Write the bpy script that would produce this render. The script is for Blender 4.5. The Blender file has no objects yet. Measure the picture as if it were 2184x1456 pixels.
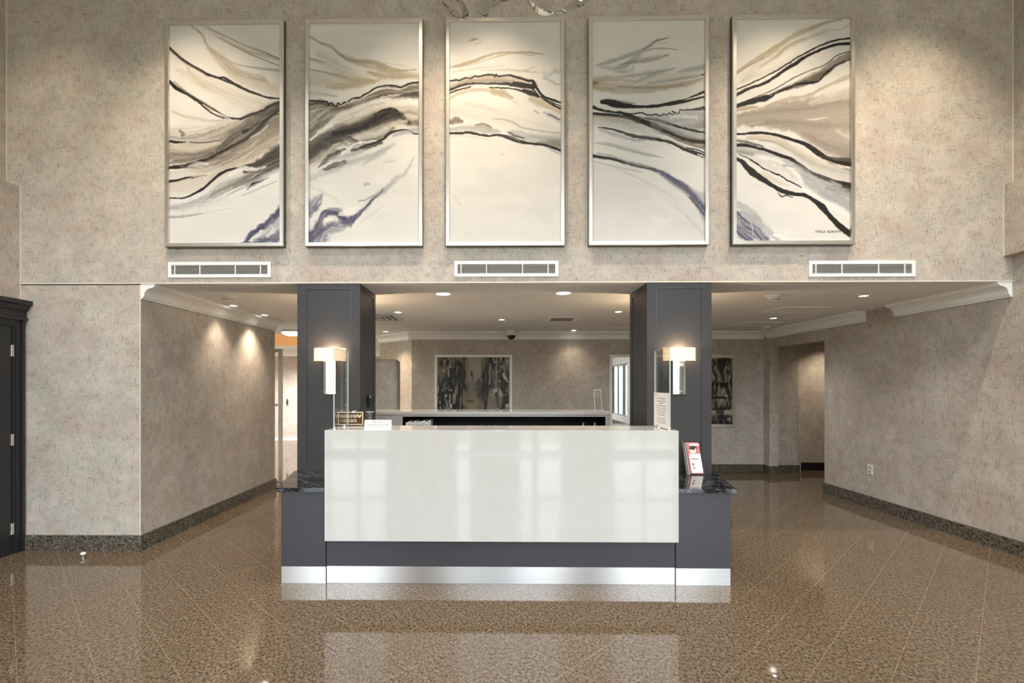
import bpy, bmesh, math, random
import numpy as np
from mathutils import Vector, Matrix
SC = bpy.context.scene
COL = SC.collection
R = math.radians
random.seed(5)

# ------------------------------------------------------------------ camera
CAMH = 1.53
cd = bpy.data.cameras.new('camera'); cam = bpy.data.objects.new('camera', cd); COL.objects.link(cam)
cam.location = (0, 0, CAMH); cam.rotation_euler = (R(90), 0, math.atan(.0139))
cd.sensor_width = 36; cd.lens = 1072/2184*36; cd.shift_x = 46/2184; cd.shift_y = 92/2184; cd.clip_start = .05
SC.camera = cam
# ------------------------------------------------------------------ view and sky
SC.view_settings.view_transform = 'Standard'; SC.view_settings.look = 'None'
SC.view_settings.gamma = 1; SC.view_settings.use_curve_mapping = False
SC.view_settings.exposure = 0.16
SKY = 10.5
w = bpy.data.worlds.new('sky'); SC.world = w; w.use_nodes = True
nt = w.node_tree; nt.nodes.clear()
tc = nt.nodes.new('ShaderNodeTexCoord'); sx = nt.nodes.new('ShaderNodeSeparateXYZ')
rp = nt.nodes.new('ShaderNodeValToRGB'); bg = nt.nodes.new('ShaderNodeBackground'); wo = nt.nodes.new('ShaderNodeOutputWorld')
mp = nt.nodes.new('ShaderNodeMath'); mp.operation = 'MULTIPLY_ADD'; mp.inputs[1].default_value = .5; mp.inputs[2].default_value = .5
nt.links.new(tc.outputs['Generated'], sx.inputs[0]); nt.links.new(sx.outputs['Z'], mp.inputs[0]); nt.links.new(mp.outputs[0], rp.inputs[0])
e = rp.color_ramp.elements
e[0].position = .0; e[0].color = (.10, .10, .09, 1); e[1].position = 1; e[1].color = (.62, .78, 1, 1)
for p, c in ((.47, (.22, .23, .19)), (.50, (.30, .33, .26)), (.535, (.36, .40, .31)), (.56, (.87, .94, 1)), (.75, (.80, .90, 1))):
    k = e.new(p); k.color = (*c, 1)
nt.links.new(rp.outputs[0], bg.inputs[0]); bg.inputs[1].default_value = SKY; nt.links.new(bg.outputs[0], wo.inputs[0])
# ------------------------------------------------------------------ lamps
def area(name, loc, rot, sx, sy, watt, col=(1, 1, 1), portal=False):
    l = bpy.data.lights.new(name, 'AREA'); l.shape = 'RECTANGLE'; l.size = sx; l.size_y = sy; l.energy = watt; l.color = col
    o = bpy.data.objects.new(name, l); COL.objects.link(o); o.location = loc; o.rotation_euler = rot
    if portal: l.cycles.is_portal = True
    return o
def spot(name, loc, watt, ang=90, col=(1, .84, .64), aim=None, blend=.7, rad=.03):
    l = bpy.data.lights.new(name, 'SPOT'); l.energy = watt; l.spot_size = R(ang); l.spot_blend = blend; l.color = col; l.shadow_soft_size = rad
    o = bpy.data.objects.new(name, l); COL.objects.link(o); o.location = loc
    d = Vector(aim)-Vector(loc) if aim else Vector((0, 0, -1))
    o.rotation_euler = d.to_track_quat('-Z', 'Y').to_euler()
    return o
# daylight through the front windows (portals guide the sky light through each opening)
REAR = -3.4
WIN = [(-4.38, -2.4, .06, 2.45), (-.95, 1.45, .02, 2.45), (2.5, 4.6, .06, 2.45), (-4.38, -2.4, 2.9, 5.3), (-.95, 1.45, 2.9, 5.3), (2.5, 4.6, 2.9, 5.3)]
for i, (x0, x1, z0, z1) in enumerate(WIN):
    area('window_portal', ((x0+x1)/2, REAR-.16, (z0+z1)/2), (R(90), 0, 0), x1-x0, z1-z0, 1, portal=True)
WARM = (1, .82, .61); WHITE = (1, .955, .91)
# wall washers of the tall lobby ceiling
for x, wt in ((-2.75, 230), (-.75, 140), (-.08, 230), (2.55, 220), (3.7, 260), (-4.0, 70)):
    spot('lobby_downlight', (x, 3.62, 5.62), wt, 74, WARM, aim=(x, 4.3, 2.4), blend=.95, rad=.06)
for x, y in ((-2.6, .6), (0.3, .4), (2.8, .6), (-2.4, 2.4), (2.6, 2.4), (0, -1.6)):
    spot('lobby_downlight', (x, y, 5.62), 215, 120, (1, .97, .94), blend=1.0, rad=.08)
# ------------------------------------------------------------------ materials
def new_mat(name):
    m = bpy.data.materials.new(name); m.use_nodes = True
    return m, m.node_tree, m.node_tree.nodes['Principled BSDF']
def sock(b, n, v): b.inputs[n].default_value = v
def srgb(r, g, b): 
    f = lambda c: (c/255)/12.92 if c/255 <= .04045 else ((c/255+.055)/1.055)**2.4
    return (f(r), f(g), f(b), 1)
def node(t, kind, **kw):
    n = t.nodes.new(kind)
    for k, v in kw.items(): setattr(n, k, v)
    return n
def mapping(t, scale, rot=(0, 0, 0)):
    g = node(t, 'ShaderNodeNewGeometry'); m = node(t, 'ShaderNodeMapping')
    m.inputs['Scale'].default_value = scale; m.inputs['Rotation'].default_value = rot
    t.links.new(g.outputs['Position'], m.inputs[0]); return m.outputs[0]
def noise(t, vec, scale, detail=3, rough=.55):
    n = node(t, 'ShaderNodeTexNoise'); n.inputs['Scale'].default_value = scale
    n.inputs['Detail'].default_value = detail; n.inputs['Roughness'].default_value = rough
    t.links.new(vec, n.inputs['Vector']); return n.outputs['Fac']
def ramp(t, fac, stops):
    r = node(t, 'ShaderNodeValToRGB'); e = r.color_ramp.elements
    e[0].position, e[1].position = stops[0][0], stops[-1][0]
    c = lambda v: v if isinstance(v, tuple) else (v, v, v, 1)
    e[0].color, e[1].color = c(stops[0][1]), c(stops[-1][1])
    for p, v in stops[1:-1]: e.new(p).color = c(v)
    t.links.new(fac, r.inputs[0]); return r.outputs[0]
def mixc(t, fac, a, b, mode='MIX'):
    m = node(t, 'ShaderNodeMix', data_type='RGBA', blend_type=mode)
    for i, v in ((0, fac), (6, a), (7, b)):
        if hasattr(v, 'links'): t.links.new(v, m.inputs[i])
        else: m.inputs[i].default_value = v
    return m.outputs[2]
def bump(t, b, h, s, d=.002):
    n = node(t, 'ShaderNodeBump'); n.inputs['Strength'].default_value = s; n.inputs['Distance'].default_value = d
    t.links.new(h, n.inputs['Height']); t.links.new(n.outputs[0], b.inputs['Normal'])
def plain(name, col, rough=.5, metal=0, spec=.5, coat=0, mottling=.04, emis=None, es=0, msc=30):
    m, t, b = new_mat(name)
    f = noise(t, mapping(t, (1, 1, 1)), msc)
    c = tuple(max(0, v*(1-mottling)) for v in col[:3])+(1,); d = tuple(min(1, v*(1+mottling)) for v in col[:3])+(1,)
    t.links.new(ramp(t, f, [(.3, c), (.7, d)]), b.inputs['Base Color'])
    sock(b, 'Roughness', rough); sock(b, 'Metallic', metal); sock(b, 'Specular IOR Level', spec); sock(b, 'Coat Weight', coat); sock(b, 'Coat Roughness', .04)
    if emis: sock(b, 'Emission Color', emis); sock(b, 'Emission Strength', es)
    return m
def wallpaper():
    m, t, b = new_mat('woven_wallpaper')
    
    big = noise(t, mapping(t, (1, 1, 1)), 4.2, 2)
    hue = noise(t, mapping(t, (1, 1, 1)), 5.5, 2)
    c = mixc(t, ramp(t, big, [(.35, 0.0), (.65, 1.0)]), srgb(189, 174, 164), srgb(206, 197, 187))
    c = mixc(t, ramp(t, hue, [(.47, 0.0), (.62, .7)]), c, srgb(187, 185, 175))
    h = noise(t, mapping(t, (24, 24, 85)), 1, 4, .7); v = noise(t, mapping(t, (85, 85, 15)), 1, 4, .7)
    hs = ramp(t, h, [(.50, 0.0), (.67, .72)]); vs = ramp(t, v, [(.48, 0.0), (.66, .80)])
    patch = ramp(t, noise(t, mapping(t, (1, 1, 1)), 13, 3), [(.36, .2), (.6, 1.0)])
    k = node(t, 'ShaderNodeMath', operation='MAXIMUM'); t.links.new(hs, k.inputs[0]); t.links.new(vs, k.inputs[1])
    q = node(t, 'ShaderNodeMath', operation='MULTIPLY'); t.links.new(k.outputs[0], q.inputs[0]); t.links.new(patch, q.inputs[1])
    c = mixc(t, q.outputs[0], c, srgb(122, 113, 103))
    li = noise(t, mapping(t, (60, 60, 60)), 2.2, 2)
    c = mixc(t, ramp(t, li, [(.5, 0.0), (.7, .5)]), c, srgb(218, 212, 203))
    t.links.new(c, b.inputs['Base Color']); sock(b, 'Roughness', .62); sock(b, 'Specular IOR Level', .3)
    bump(t, b, k.outputs[0], .25, .002)
    return m
def granite(name, light, mid, dark, scale, rough, tiles=False):
    m, t, b = new_mat(name)
    p = mapping(t, (1, 1, 1))
    n1 = noise(t, mapping(t, (1, .62, 1), (0, 0, R(24))), 74*scale, 6, .7); n2 = noise(t, p, 46*scale, 4, .65); n3 = noise(t, p, 3.0, 2)
    c = mixc(t, ramp(t, n2, [(.36, 0.0), (.64, 1.0)]), mid, light)
    c = mixc(t, ramp(t, n1, [(.47, 0.0), (.60, .95)]), c, dark)
    c = mixc(t, ramp(t, n3, [(.35, .22), (.65, 0.0)]), c, mid)
    if tiles:
        vec = mapping(t, (1/.305, 1/.305, 1), (0, 0, R(-45)))
        s = node(t, 'ShaderNodeSeparateXYZ'); t.links.new(vec, s.inputs[0])
        ms = []; cells = []
        for ax, off in (('X', .19), ('Y', -.63+1)):   # joints run at 45 degrees to the walls
            a = node(t, 'ShaderNodeMath', operation='SUBTRACT'); t.links.new(s.outputs[ax], a.inputs[0]); a.inputs[1].default_value = off
            fl = node(t, 'ShaderNodeMath', operation='FLOOR'); t.links.new(a.outputs[0], fl.inputs[0]); cells.append(fl.outputs[0])
            f = node(t, 'ShaderNodeMath', operation='FRACT'); t.links.new(a.outputs[0], f.inputs[0])
            d = node(t, 'ShaderNodeMath', operation='PINGPONG'); t.links.new(f.outputs[0], d.inputs[0]); d.inputs[1].default_value = .5
            g = node(t, 'ShaderNodeMath', operation='LESS_THAN'); t.links.new(d.outputs[0], g.inputs[0]); g.inputs[1].default_value = .0021
            ms.append(g.outputs[0])
        cb = node(t, 'ShaderNodeCombineXYZ'); t.links.new(cells[0], cb.inputs[0]); t.links.new(cells[1], cb.inputs[1])
        wn = node(t, 'ShaderNodeTexWhiteNoise', noise_dimensions='2D'); t.links.new(cb.outputs[0], wn.inputs['Vector'])
        c = mixc(t, ramp(t, wn.outputs['Value'], [(0, .14), (1, 0.0)]), c, mid)
        mx = node(t, 'ShaderNodeMath', operation='MAXIMUM'); t.links.new(ms[0], mx.inputs[0]); t.links.new(ms[1], mx.inputs[1])
        c = mixc(t, mx.outputs[0], c, srgb(160, 145, 122))
        r = node(t, 'ShaderNodeMath', operation='MULTIPLY_ADD'); t.links.new(mx.outputs[0], r.inputs[0]); r.inputs[1].default_value = .4; r.inputs[2].default_value = rough
        t.links.new(r.outputs[0], b.inputs['Roughness'])
    else: sock(b, 'Roughness', rough)
    t.links.new(c, b.inputs['Base Color'])
    return m
def brushed(name, col, rough, vec=(3, 3, 220), aniso=0):
    m, t, b = new_mat(name)
    f = noise(t, mapping(t, vec), 1, 3)
    t.links.new(ramp(t, f, [(.3, tuple(v*.92 for v in col[:3])+(1,)), (.7, col)]), b.inputs['Base Color'])
    sock(b, 'Metallic', 1); sock(b, 'Roughness', rough)
    if aniso:
        tg = node(t, 'ShaderNodeTangent', direction_type='RADIAL', axis='Z'); t.links.new(tg.outputs[0], b.inputs['Tangent'])
        sock(b, 'Anisotropic', aniso); sock(b, 'Anisotropic Rotation', .25)
    else: bump(t, b, f, .1, .0006)
    return m
def veined(name, base, vein, rough, scale=3.2):
    m, t, b = new_mat(name)
    p = mapping(t, (1, 1, 1)); a = noise(t, p, scale, 6, .65); s = noise(t, p, 60, 3)
    c = mixc(t, ramp(t, a, [(.485, 0.0), (.5, .8), (.515, 0.0)]), base, vein)
    c = mixc(t, ramp(t, s, [(.62, 0.0), (.72, .5)]), c, vein)
    t.links.new(c, b.inputs['Base Color']); sock(b, 'Roughness', rough)
    return m
def thin_glass(name, tint=(1, 1, 1, 1), refl=.08):
    m, t, b = new_mat(name); t.nodes.remove(b)
    o = t.nodes['Material Output']; tr = node(t, 'ShaderNodeBsdfTransparent'); tr.inputs[0].default_value = tint
    gl = node(t, 'ShaderNodeBsdfGlossy'); gl.inputs['Roughness'].default_value = .01
    fr = node(t, 'ShaderNodeLayerWeight'); fr.inputs['Blend'].default_value = .12
    k = node(t, 'ShaderNodeMath', operation='MULTIPLY_ADD'); k.inputs[1].default_value = .5; k.inputs[2].default_value = refl*.3
    t.links.new(fr.outputs['Fresnel'], k.inputs[0])
    mx = node(t, 'ShaderNodeMixShader'); t.links.new(k.outputs[0], mx.inputs[0]); t.links.new(tr.outputs[0], mx.inputs[1]); t.links.new(gl.outputs[0], mx.inputs[2])
    t.links.new(mx.outputs[0], o.inputs[0]); return m
def painted(name):
    m, t, b = new_mat(name)
    a = node(t, 'ShaderNodeVertexColor', layer_name='paint')
    n = noise(t, mapping(t, (1, 1, 1)), 260, 2)
    t.links.new(mixc(t, .05, a.outputs[0], n, 'OVERLAY'), b.inputs['Base Color']); sock(b, 'Roughness', .45)
    sock(b, 'Specular IOR Level', .35); bump(t, b, n, .08, .0006); return m
def lamp(name, col, s, base=(.9, .88, .84, 1)):
    return plain(name, base, .6, emis=col, es=s, mottling=.02)
def shade_fabric():
    m, t, b = new_mat('lamp_shade_fabric')
    f = noise(t, mapping(t, (400, 400, 900)), 1, 2)
    t.links.new(ramp(t, f, [(.3, srgb(238, 214, 180)), (.7, srgb(250, 232, 204))]), b.inputs['Base Color'])
    sock(b, 'Emission Color', (1, .70, .38, 1)); sock(b, 'Emission Strength', .8); sock(b, 'Roughness', .8)
    return m
M = dict(
 wall=wallpaper(),
 floor=granite('polished_granite_tile', srgb(142, 126, 106), srgb(102, 85, 66), srgb(36, 28, 21), 1.0, .05, True),
 base=granite('grey_granite', srgb(128, 122, 111), srgb(86, 78, 68), srgb(26, 23, 20), .8, .12),
 ceil=plain('ceiling_paint', srgb(240, 238, 234), .8, msc=180, mottling=.05),
 white=plain('white_trim_paint', srgb(250, 250, 249), .35),
 bead=plain('corner_bead_paint', srgb(236, 228, 214), .5),
 char=plain('charcoal_lacquer', srgb(58, 57, 59), .42, spec=.35, msc=60, mottling=.05),
 charline=plain('charcoal_bead', srgb(44, 44, 47), .3),
 desk=plain('grey_lacquer', srgb(60, 60, 65), .38, msc=50, mottling=.03),
 quartz=plain('white_quartz', srgb(199, 197, 193), .06, msc=9, mottling=.025),
 slab=veined('black_marble', srgb(26, 27, 32), srgb(120, 122, 128), .05),
 steel=brushed('brushed_steel', (.70, .70, .71, 1), .30, aniso=.9),
 silver=brushed('champagne_silver', (.80, .77, .71, 1), .32, (40, 40, 40)),
 nickel=plain('satin_nickel', (.72, .70, .67, 1), .25, 1),
 ribbon=plain('ribbon_metal', (.52, .50, .47, 1), .05, 1, mottling=.01),
 chrome=plain('polished_chrome', (.86, .85, .84, 1), .04, 1, mottling=.01),
 mirror=plain('mirror_glass', (.88, .9, .89, 1), .01, 1, mottling=.005),
 black=plain('black_paint', srgb(34, 33, 34), .4),
 void=plain('black_lining', srgb(12, 12, 14), .6),
 door=plain('black_door_paint', srgb(40, 40, 43), .38),
 plastic=plain('white_plastic', srgb(232, 231, 227), .35),
 slot=plain('dark_slot', srgb(30, 30, 30), .7),
 louver=plain('grey_louver', srgb(196, 194, 190), .4),
 paper=plain('white_paper', srgb(244, 242, 238), .7, mottling=.02),
 ink=plain('grey_ink', srgb(120, 119, 117), .8),
 gold=plain('gold_leaf', srgb(236, 214, 178), .4),
 brown=plain('brown_plaque', srgb(74, 44, 14), .35, mottling=.2),
 pink=plain('rose_print', srgb(196, 112, 118), .4, mottling=.1),
 skin=plain('pale_print', srgb(240, 214, 205), .45), dark=plain('dark_print', srgb(36, 32, 32), .5),
 glass=thin_glass('clear_glass'), window=thin_glass('window_glass', (1, 1, 1, 1), .04),
 gedge=plain('glass_edge', srgb(205, 214, 208), .15, emis=None),
 art=painted('painted_canvas'), shade=shade_fabric(),
 potlens=lamp('downlight_lens', (1, .95, .86, 1), 14), cove=lamp('cove_strip', (1, .72, .40, 1), 7),
 diffuse=lamp('shade_diffuser', (1, .78, .5, 1), 1.0),
 disc=lamp('flush_lens', (1, .93, .80, 1), 5), wood=plain('warm_ceiling_paint', srgb(236, 206, 160), .5),
 grey=plain('grey_panel', srgb(176, 172, 170), .4), beige=plain('beige_panel', srgb(158, 142, 118), .5))

# ------------------------------------------------------------------ mesh helpers
class MB:
    def __init__(s): s.bm = bmesh.new()
    def box(s, x0, x1, y0, y1, z0, z1, bev=0, seg=2):
        g = bmesh.ops.create_cube(s.bm, size=1); vs = g['verts']
        for v in vs: v.co = Vector(((x0+x1)/2+v.co.x*(x1-x0), (y0+y1)/2+v.co.y*(y1-y0), (z0+z1)/2+v.co.z*(z1-z0)))
        if bev: bmesh.ops.bevel(s.bm, geom=list({e for v in vs for e in v.link_edges}), offset=bev, segments=seg, profile=.5, affect='EDGES')
        return s
    def prism(s, pts, axis, a, b):
        # closed outline pts (2-D) swept along an axis from a to b
        f = {'X': lambda p, q: (q, p[0], p[1]), 'Y': lambda p, q: (p[0], q, p[1]), 'Z': lambda p, q: (p[0], p[1], q)}[axis]
        A = [s.bm.verts.new(f(p, a)) for p in pts]; B = [s.bm.verts.new(f(p, b)) for p in pts]
        s.bm.faces.new(A); s.bm.faces.new(B[::-1])
        for i in range(len(pts)): s.bm.faces.new((A[i], B[i], B[i-1], A[i-1]))
        return s
    def lathe(s, prof, c, n=32, axis='Z'):
        # prof: (radius, height) pairs
        rings = []
        for r, h in prof:
            ring = []
            for k in range(n):
                a = 2*math.pi*k/n; x, y = r*math.cos(a), r*math.sin(a)
                o = {'Z': (x, y, h), 'Y': (x, h, y), 'X': (h, x, y)}[axis]
                ring.append(s.bm.verts.new((c[0]+o[0], c[1]+o[1], c[2]+o[2])))
            rings.append(ring)
        for a, b in zip(rings, rings[1:]):
            for k in range(n): s.bm.faces.new((a[k-1], a[k], b[k], b[k-1]))
        s.bm.faces.new(rings[0][::-1]); s.bm.faces.new(rings[-1]); return s
    def tube(s, pts, r, n=10):
        pts = [Vector(p) for p in pts]; rings = []
        for i, p in enumerate(pts):
            d = (pts[min(i+1, len(pts)-1)]-pts[max(i-1, 0)]).normalized()
            u = d.orthogonal().normalized(); v = d.cross(u)
            if rings:
                u = (pu-d*pu.dot(d)).normalized(); v = d.cross(u)
            pu = u
            rings.append([s.bm.verts.new(p+r*(u*math.cos(2*math.pi*k/n)+v*math.sin(2*math.pi*k/n))) for k in range(n)])
        for a, b in zip(rings, rings[1:]):
            for k in range(n): s.bm.faces.new((a[k-1], a[k], b[k], b[k-1]))
        s.bm.faces.new(rings[0][::-1]); s.bm.faces.new(rings[-1]); return s
    def frame(s, x0, x1, z0, z1, y0, y1, w, bev=0):
        s.box(x0, x1, y0, y1, z1-w, z1, bev); s.box(x0, x1, y0, y1, z0, z0+w, bev)
        s.box(x0, x0+w, y0, y1, z0+w, z1-w, bev); s.box(x1-w, x1, y0, y1, z0+w, z1-w, bev); return s
    def frame_x(s, y0, y1, z0, z1, x0, x1, w):
        s.box(x0, x1, y0, y1, z1-w, z1); s.box(x0, x1, y0, y1, z0, z0+w)
        s.box(x0, x1, y0, y0+w, z0+w, z1-w); s.box(x0, x1, y1-w, y1, z0+w, z1-w); return s
ORG = {}
def mk(name, mb, mat, parent=None, smooth=False):
    me = bpy.data.meshes.new(name); bmesh.ops.recalc_face_normals(mb.bm, faces=mb.bm.faces[:]); mb.bm.to_mesh(me); mb.bm.free()
    me.materials.append(M[mat] if isinstance(mat, str) else mat)
    return link(name, me, parent, smooth)
def link(name, me, parent=None, smooth=False):
    if smooth:
        me.shade_smooth() if hasattr(me, 'shade_smooth') else None
        try: me.set_sharp_from_angle(angle=R(35))
        except Exception: pass
    o = bpy.data.objects.new(name, me); COL.objects.link(o)
    if parent is not None:
        o.parent = parent; me.transform(Matrix.Translation(-ORG[parent])); ORG[o] = ORG[parent]
    else: ORG[o] = Vector((0, 0, 0))
    return o
def tag(o, label, cat, group=None):
    o['label'] = label; o['category'] = cat
    if group: o['group'] = group
    return o
def thing(name, label, cat, loc, group=None):
    o = bpy.data.objects.new(name, None); COL.objects.link(o); o.location = loc; o.empty_display_size = .1; ORG[o] = Vector(loc)
    return tag(o, label, cat, group)
def struct(name, mb, mat, smooth=False, parent=None):
    o = mk(name, mb, mat, parent, smooth)
    if parent is None: o['kind'] = 'structure'
    return o
def dup(root, loc, label, group=None):
    r = root.copy(); COL.objects.link(r); r.location = loc; r['label'] = label
    if group: r['group'] = group
    def kids(a, b):
        for ch in list(a.children):
            if ch.parent is a and ch is not b:
                c = ch.copy(); COL.objects.link(c); c.parent = b; kids(ch, c)
    kids(root, r); return r
def text(name, s, size, loc, rot, mat, parent, ext=.0006, align='CENTER', sx=1.0, bold=0.0):
    cu = bpy.data.curves.new(name, 'FONT'); cu.body = s; cu.size = size; cu.extrude = ext; cu.align_x = align; cu.align_y = 'CENTER'; cu.resolution_u = 3; cu.offset = bold
    t = bpy.data.objects.new('tmp', cu); COL.objects.link(t)
    me = bpy.data.meshes.new_from_object(t.evaluated_get(bpy.context.evaluated_depsgraph_get())); me.name = name
    bpy.data.objects.remove(t); bpy.data.curves.remove(cu)
    me.transform(Matrix.Translation(Vector(loc)) @ rot.to_4x4() @ Matrix.Diagonal((sx, 1, 1, 1)))
    me.materials.clear(); me.materials.append(M[mat]); return link(name, me, parent)
FRONT = Matrix.Rotation(R(90), 3, 'X')
# ------------------------------------------------------------------ the setting
F = 4.60; C = 2.46; XL = -3.30; XR = 4.65; YB = 8.85; TOP = 5.75
struct('floor', MB().box(-9, 8.2, -5.2, 14.3, -.1, 0), 'floor')
cl = MB().box(-3.45, 7.2, F+.002, 9.2, C, C+.008).box(-8.2, -3.45, 7.26, 9.2, C, C+.008).box(-8.2, -6.6, 9.2, 12.0, C, C+.008).box(-3.2, 7.2, 9.2, 12.0, C, C+.008).box(-8.2, -2, 12.0, 14.2, C, C+.008)
struct('ceiling', cl, 'ceil')
struct('ceiling_recess', MB().box(-6.6, -3.2, 9.16, 9.2, C+.01, C+.4).box(-6.6, -3.2, 12.0, 12.04, C+.01, C+.4).box(-6.64, -6.6, 9.16, 12.04, C+.01, C+.4).box(-3.2, -3.16, 9.16, 12.04, C+.01, C+.4).box(-6.64, -3.16, 9.16, 12.04, C+.4, C+.44), 'wood')
struct('ceiling_lobby', MB().box(-5, 5.2, REAR-.2, F+.2, TOP, TOP+.15), 'ceil')
struct('wall_header', MB().box(-4.75, XR, F, F+.14, C+.0085, TOP), 'wall')
struct('wall_left_front', MB().box(-4.75, XL, F, F+.14, 0, C+.003), 'wall')
struct('trim_joint', MB().box(-4.42, XL, F-.002, F+.004, C-.008, C), 'slot')
struct('wall_left', MB().box(XL-.15, XL, F+.1405, 7.41, 0, C-.0005), 'wall')
struct('wall_corridor_near', MB().box(-8.2, XL-.15, 7.26, 7.41, 0, C-.0005), 'wall')
struct('wall_back', MB().box(-1.514, XR, YB, YB+.15, 0, C-.0005), 'wall')
struct('wall_back_angled', MB().prism([(-1.514, YB), (-1.514, YB+.15), (-2.14, 9.76), (-2.26, 9.64)], 'Z', 0, C-.0005), 'wall')
struct('wall_corridor_side', MB().box(-2.26, -2.12, 9.77, 14, 0, C-.0005), 'wall')
struct('wall_corridor_far', MB().box(-8.2, -2.12, 14.0, 14.15, 0, C-.0005), 'wall')
struct('wall_corridor_left', MB().box(-8.2, -8.05, 7.41, 8.4, 0, C-.0005).box(-8.2, -8.05, 12.6, 14, 0, C-.0005).box(-8.2, -8.05, 8.4, 12.6, 2.3, C-.0005), 'wall')
WY0, WY1, WZ0, WZ1 = -2.95, -.45, .35, 2.3
wr = MB().box(XR, XR+.15, REAR, WY0, 0, TOP).box(XR, XR+.15, WY1, F, 0, TOP).box(XR, XR+.15, WY0, WY1, 0, WZ0).box(XR, XR+.15, WY0, WY1, WZ1, TOP).box(XR, XR+.15, F+.0005, 7.212, 0, C-.0005).box(XR, XR+.15, 7.212, 8.655, 2.165, C-.0005).box(XR, XR+.15, 8.655, YB+.15, 0, C-.0005)
struct('wall_right', wr, 'wall')
struct('wall_right_bulkhead', MB().box(4.566, XR-.0005, REAR, F-.0005, 2.69, 3.33), 'wall')
struct('wall_hall_facing', MB().box(XR+.1505, 5.20, 8.77, 8.92, 0, C-.0005), 'wall')
struct('wall_hall_end', MB().box(5.2005, 7.2, 9.06, 9.2, 0, C-.0005).box(5.2005, 5.34, 8.92, 9.06, 0, C-.0005), 'wall')
struct('wall_hall_side', MB().box(7.05, 7.2, 6.8, 9.06, 0, C-.0005).box(XR+.1505, 7.05, 6.8, 6.95, 0, C-.0005), 'wall')
struct('wall_lobby_left', MB().box(-4.75, -4.42, REAR, F-.0005, 0, 3.36).box(-4.75, -4.55, REAR, F-.0005, 3.36, TOP), 'wall')
xs = [-4.75, -4.38, -2.4, -.95, 1.45, 2.5, 4.6, XR+.15]; rw = MB()
for k in (0, 2, 4, 6): rw.box(xs[k], xs[k+1], REAR-.15, REAR, 0, TOP)
for k in (1, 3, 5):
    z0 = WIN[k//2][2]; rw.box(xs[k], xs[k+1], REAR-.15, REAR, 2.45, 2.9).box(xs[k], xs[k+1], REAR-.15, REAR, 5.3, TOP)
    if z0 > .05: rw.box(xs[k], xs[k+1], REAR-.15, REAR, 0, z0)
struct('wall_rear', rw, 'wall')
for i, (x0, x1, z0, z1) in enumerate(WIN):
    f = MB().frame(x0, x1, z0, z1, REAR-.11, REAR-.04, .06); n = 4 if i == 1 else 3
    for k in range(1, n): 
        x = x0+(x1-x0)*k/n; f.box(x-.035, x+.035, REAR-.10, REAR-.05, z0+.06, z1-.06)
    if z0 < .5: f.box(x0+.06, x1-.06, REAR-.10, REAR-.05, .95, 1.02)
    if i == 1: f.box(-.60, .50, REAR-.12, REAR-.03, z0+.06, z1-.06).box(.76, .83, REAR-.10, REAR-.05, z0+.06, z1-.06)
    wdw = struct('window_%d' % (i+1), f, 'black')
    mk('pane', MB().box(x0+.05, x1-.05, REAR-.08, REAR-.075, z0+.05, z1-.05), 'window', wdw)
wc = struct('window_7', MB().frame_x(8.4, 12.6, 0, 2.3, -8.16, -8.09, .07).box(-8.15, -8.1, 10.45, 10.55, .07, 2.23), 'steel')
mk('pane', MB().box(-8.13, -8.125, 8.45, 12.55, .05, 2.25), 'window', wc)
area('window_portal', (-8.22, 10.5, 1.15), (0, R(-90), 0), 2.2, 4.0, 1, portal=True)
w8 = MB().frame_x(WY0, WY1, WZ0, WZ1, XR+.05, XR+.11, .06)  # unseen window added so the mirror picks up bright bands
for k in (-2.1, -1.3, -1.1): w8.box(XR+.055, XR+.105, k, k+.06, WZ0+.06, WZ1-.06)
w8 = struct('window_8', w8, 'black'); mk('pane', MB().box(XR+.075, XR+.08, WY0+.05, WY1-.05, WZ0+.05, WZ1-.05), 'window', w8)
area('window_portal', (XR+.16, (WY0+WY1)/2, (WZ0+WZ1)/2), (0, R(90), 0), WZ1-WZ0, WY1-WY0, 1, portal=True)
struct('wall_partition', MB().box(-2.7, -1.56, 7.8, 8.1, 0, 1.93, .06, 3), 'wall')
# granite baseboards
BH = .14
struct('baseboard_left_front', MB().box(-4.40, XL+.02, F-.02, F-.0005, 0, BH), 'base')
struct('baseboard_left', MB().box(XL+.0005, XL+.02, F, 7.43, 0, BH).box(XL-.1, XL+.0005, 7.4105, 7.43, 0, BH), 'base')
struct('baseboard_back', MB().box(-1.5, XR-.021, YB-.02, YB-.0005, 0, BH), 'base')
struct('baseboard_right', MB().box(XR-.02, XR-.0005, REAR, 7.232, 0, BH).box(XR-.0005, XR+.15, 7.2125, 7.232, 0, BH), 'base')
struct('baseboard_right_stub', MB().box(XR-.02, XR-.0005, 8.64, YB-.02, 0, BH).box(XR-.0005, XR+.15, 8.64, 8.6545, 0, BH), 'base')
struct('baseboard_hall', MB().box(XR+.151, 5.22, 8.75, 8.7695, 0, BH).box(5.2005, 5.22, 8.77, 8.9, 0, BH), 'base')
struct('baseboard_hall_end', MB().box(5.345, 7.05, 9.045, 9.0595, 0, BH), 'void')
struct('baseboard_corridor', MB().box(-8.05, -2.27, 13.98, 13.9995, .0, .03), 'white')
struct('baseboard_lobby_left', MB().box(-4.4195, -4.40, REAR, 3.25, 0, BH), 'base')
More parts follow.
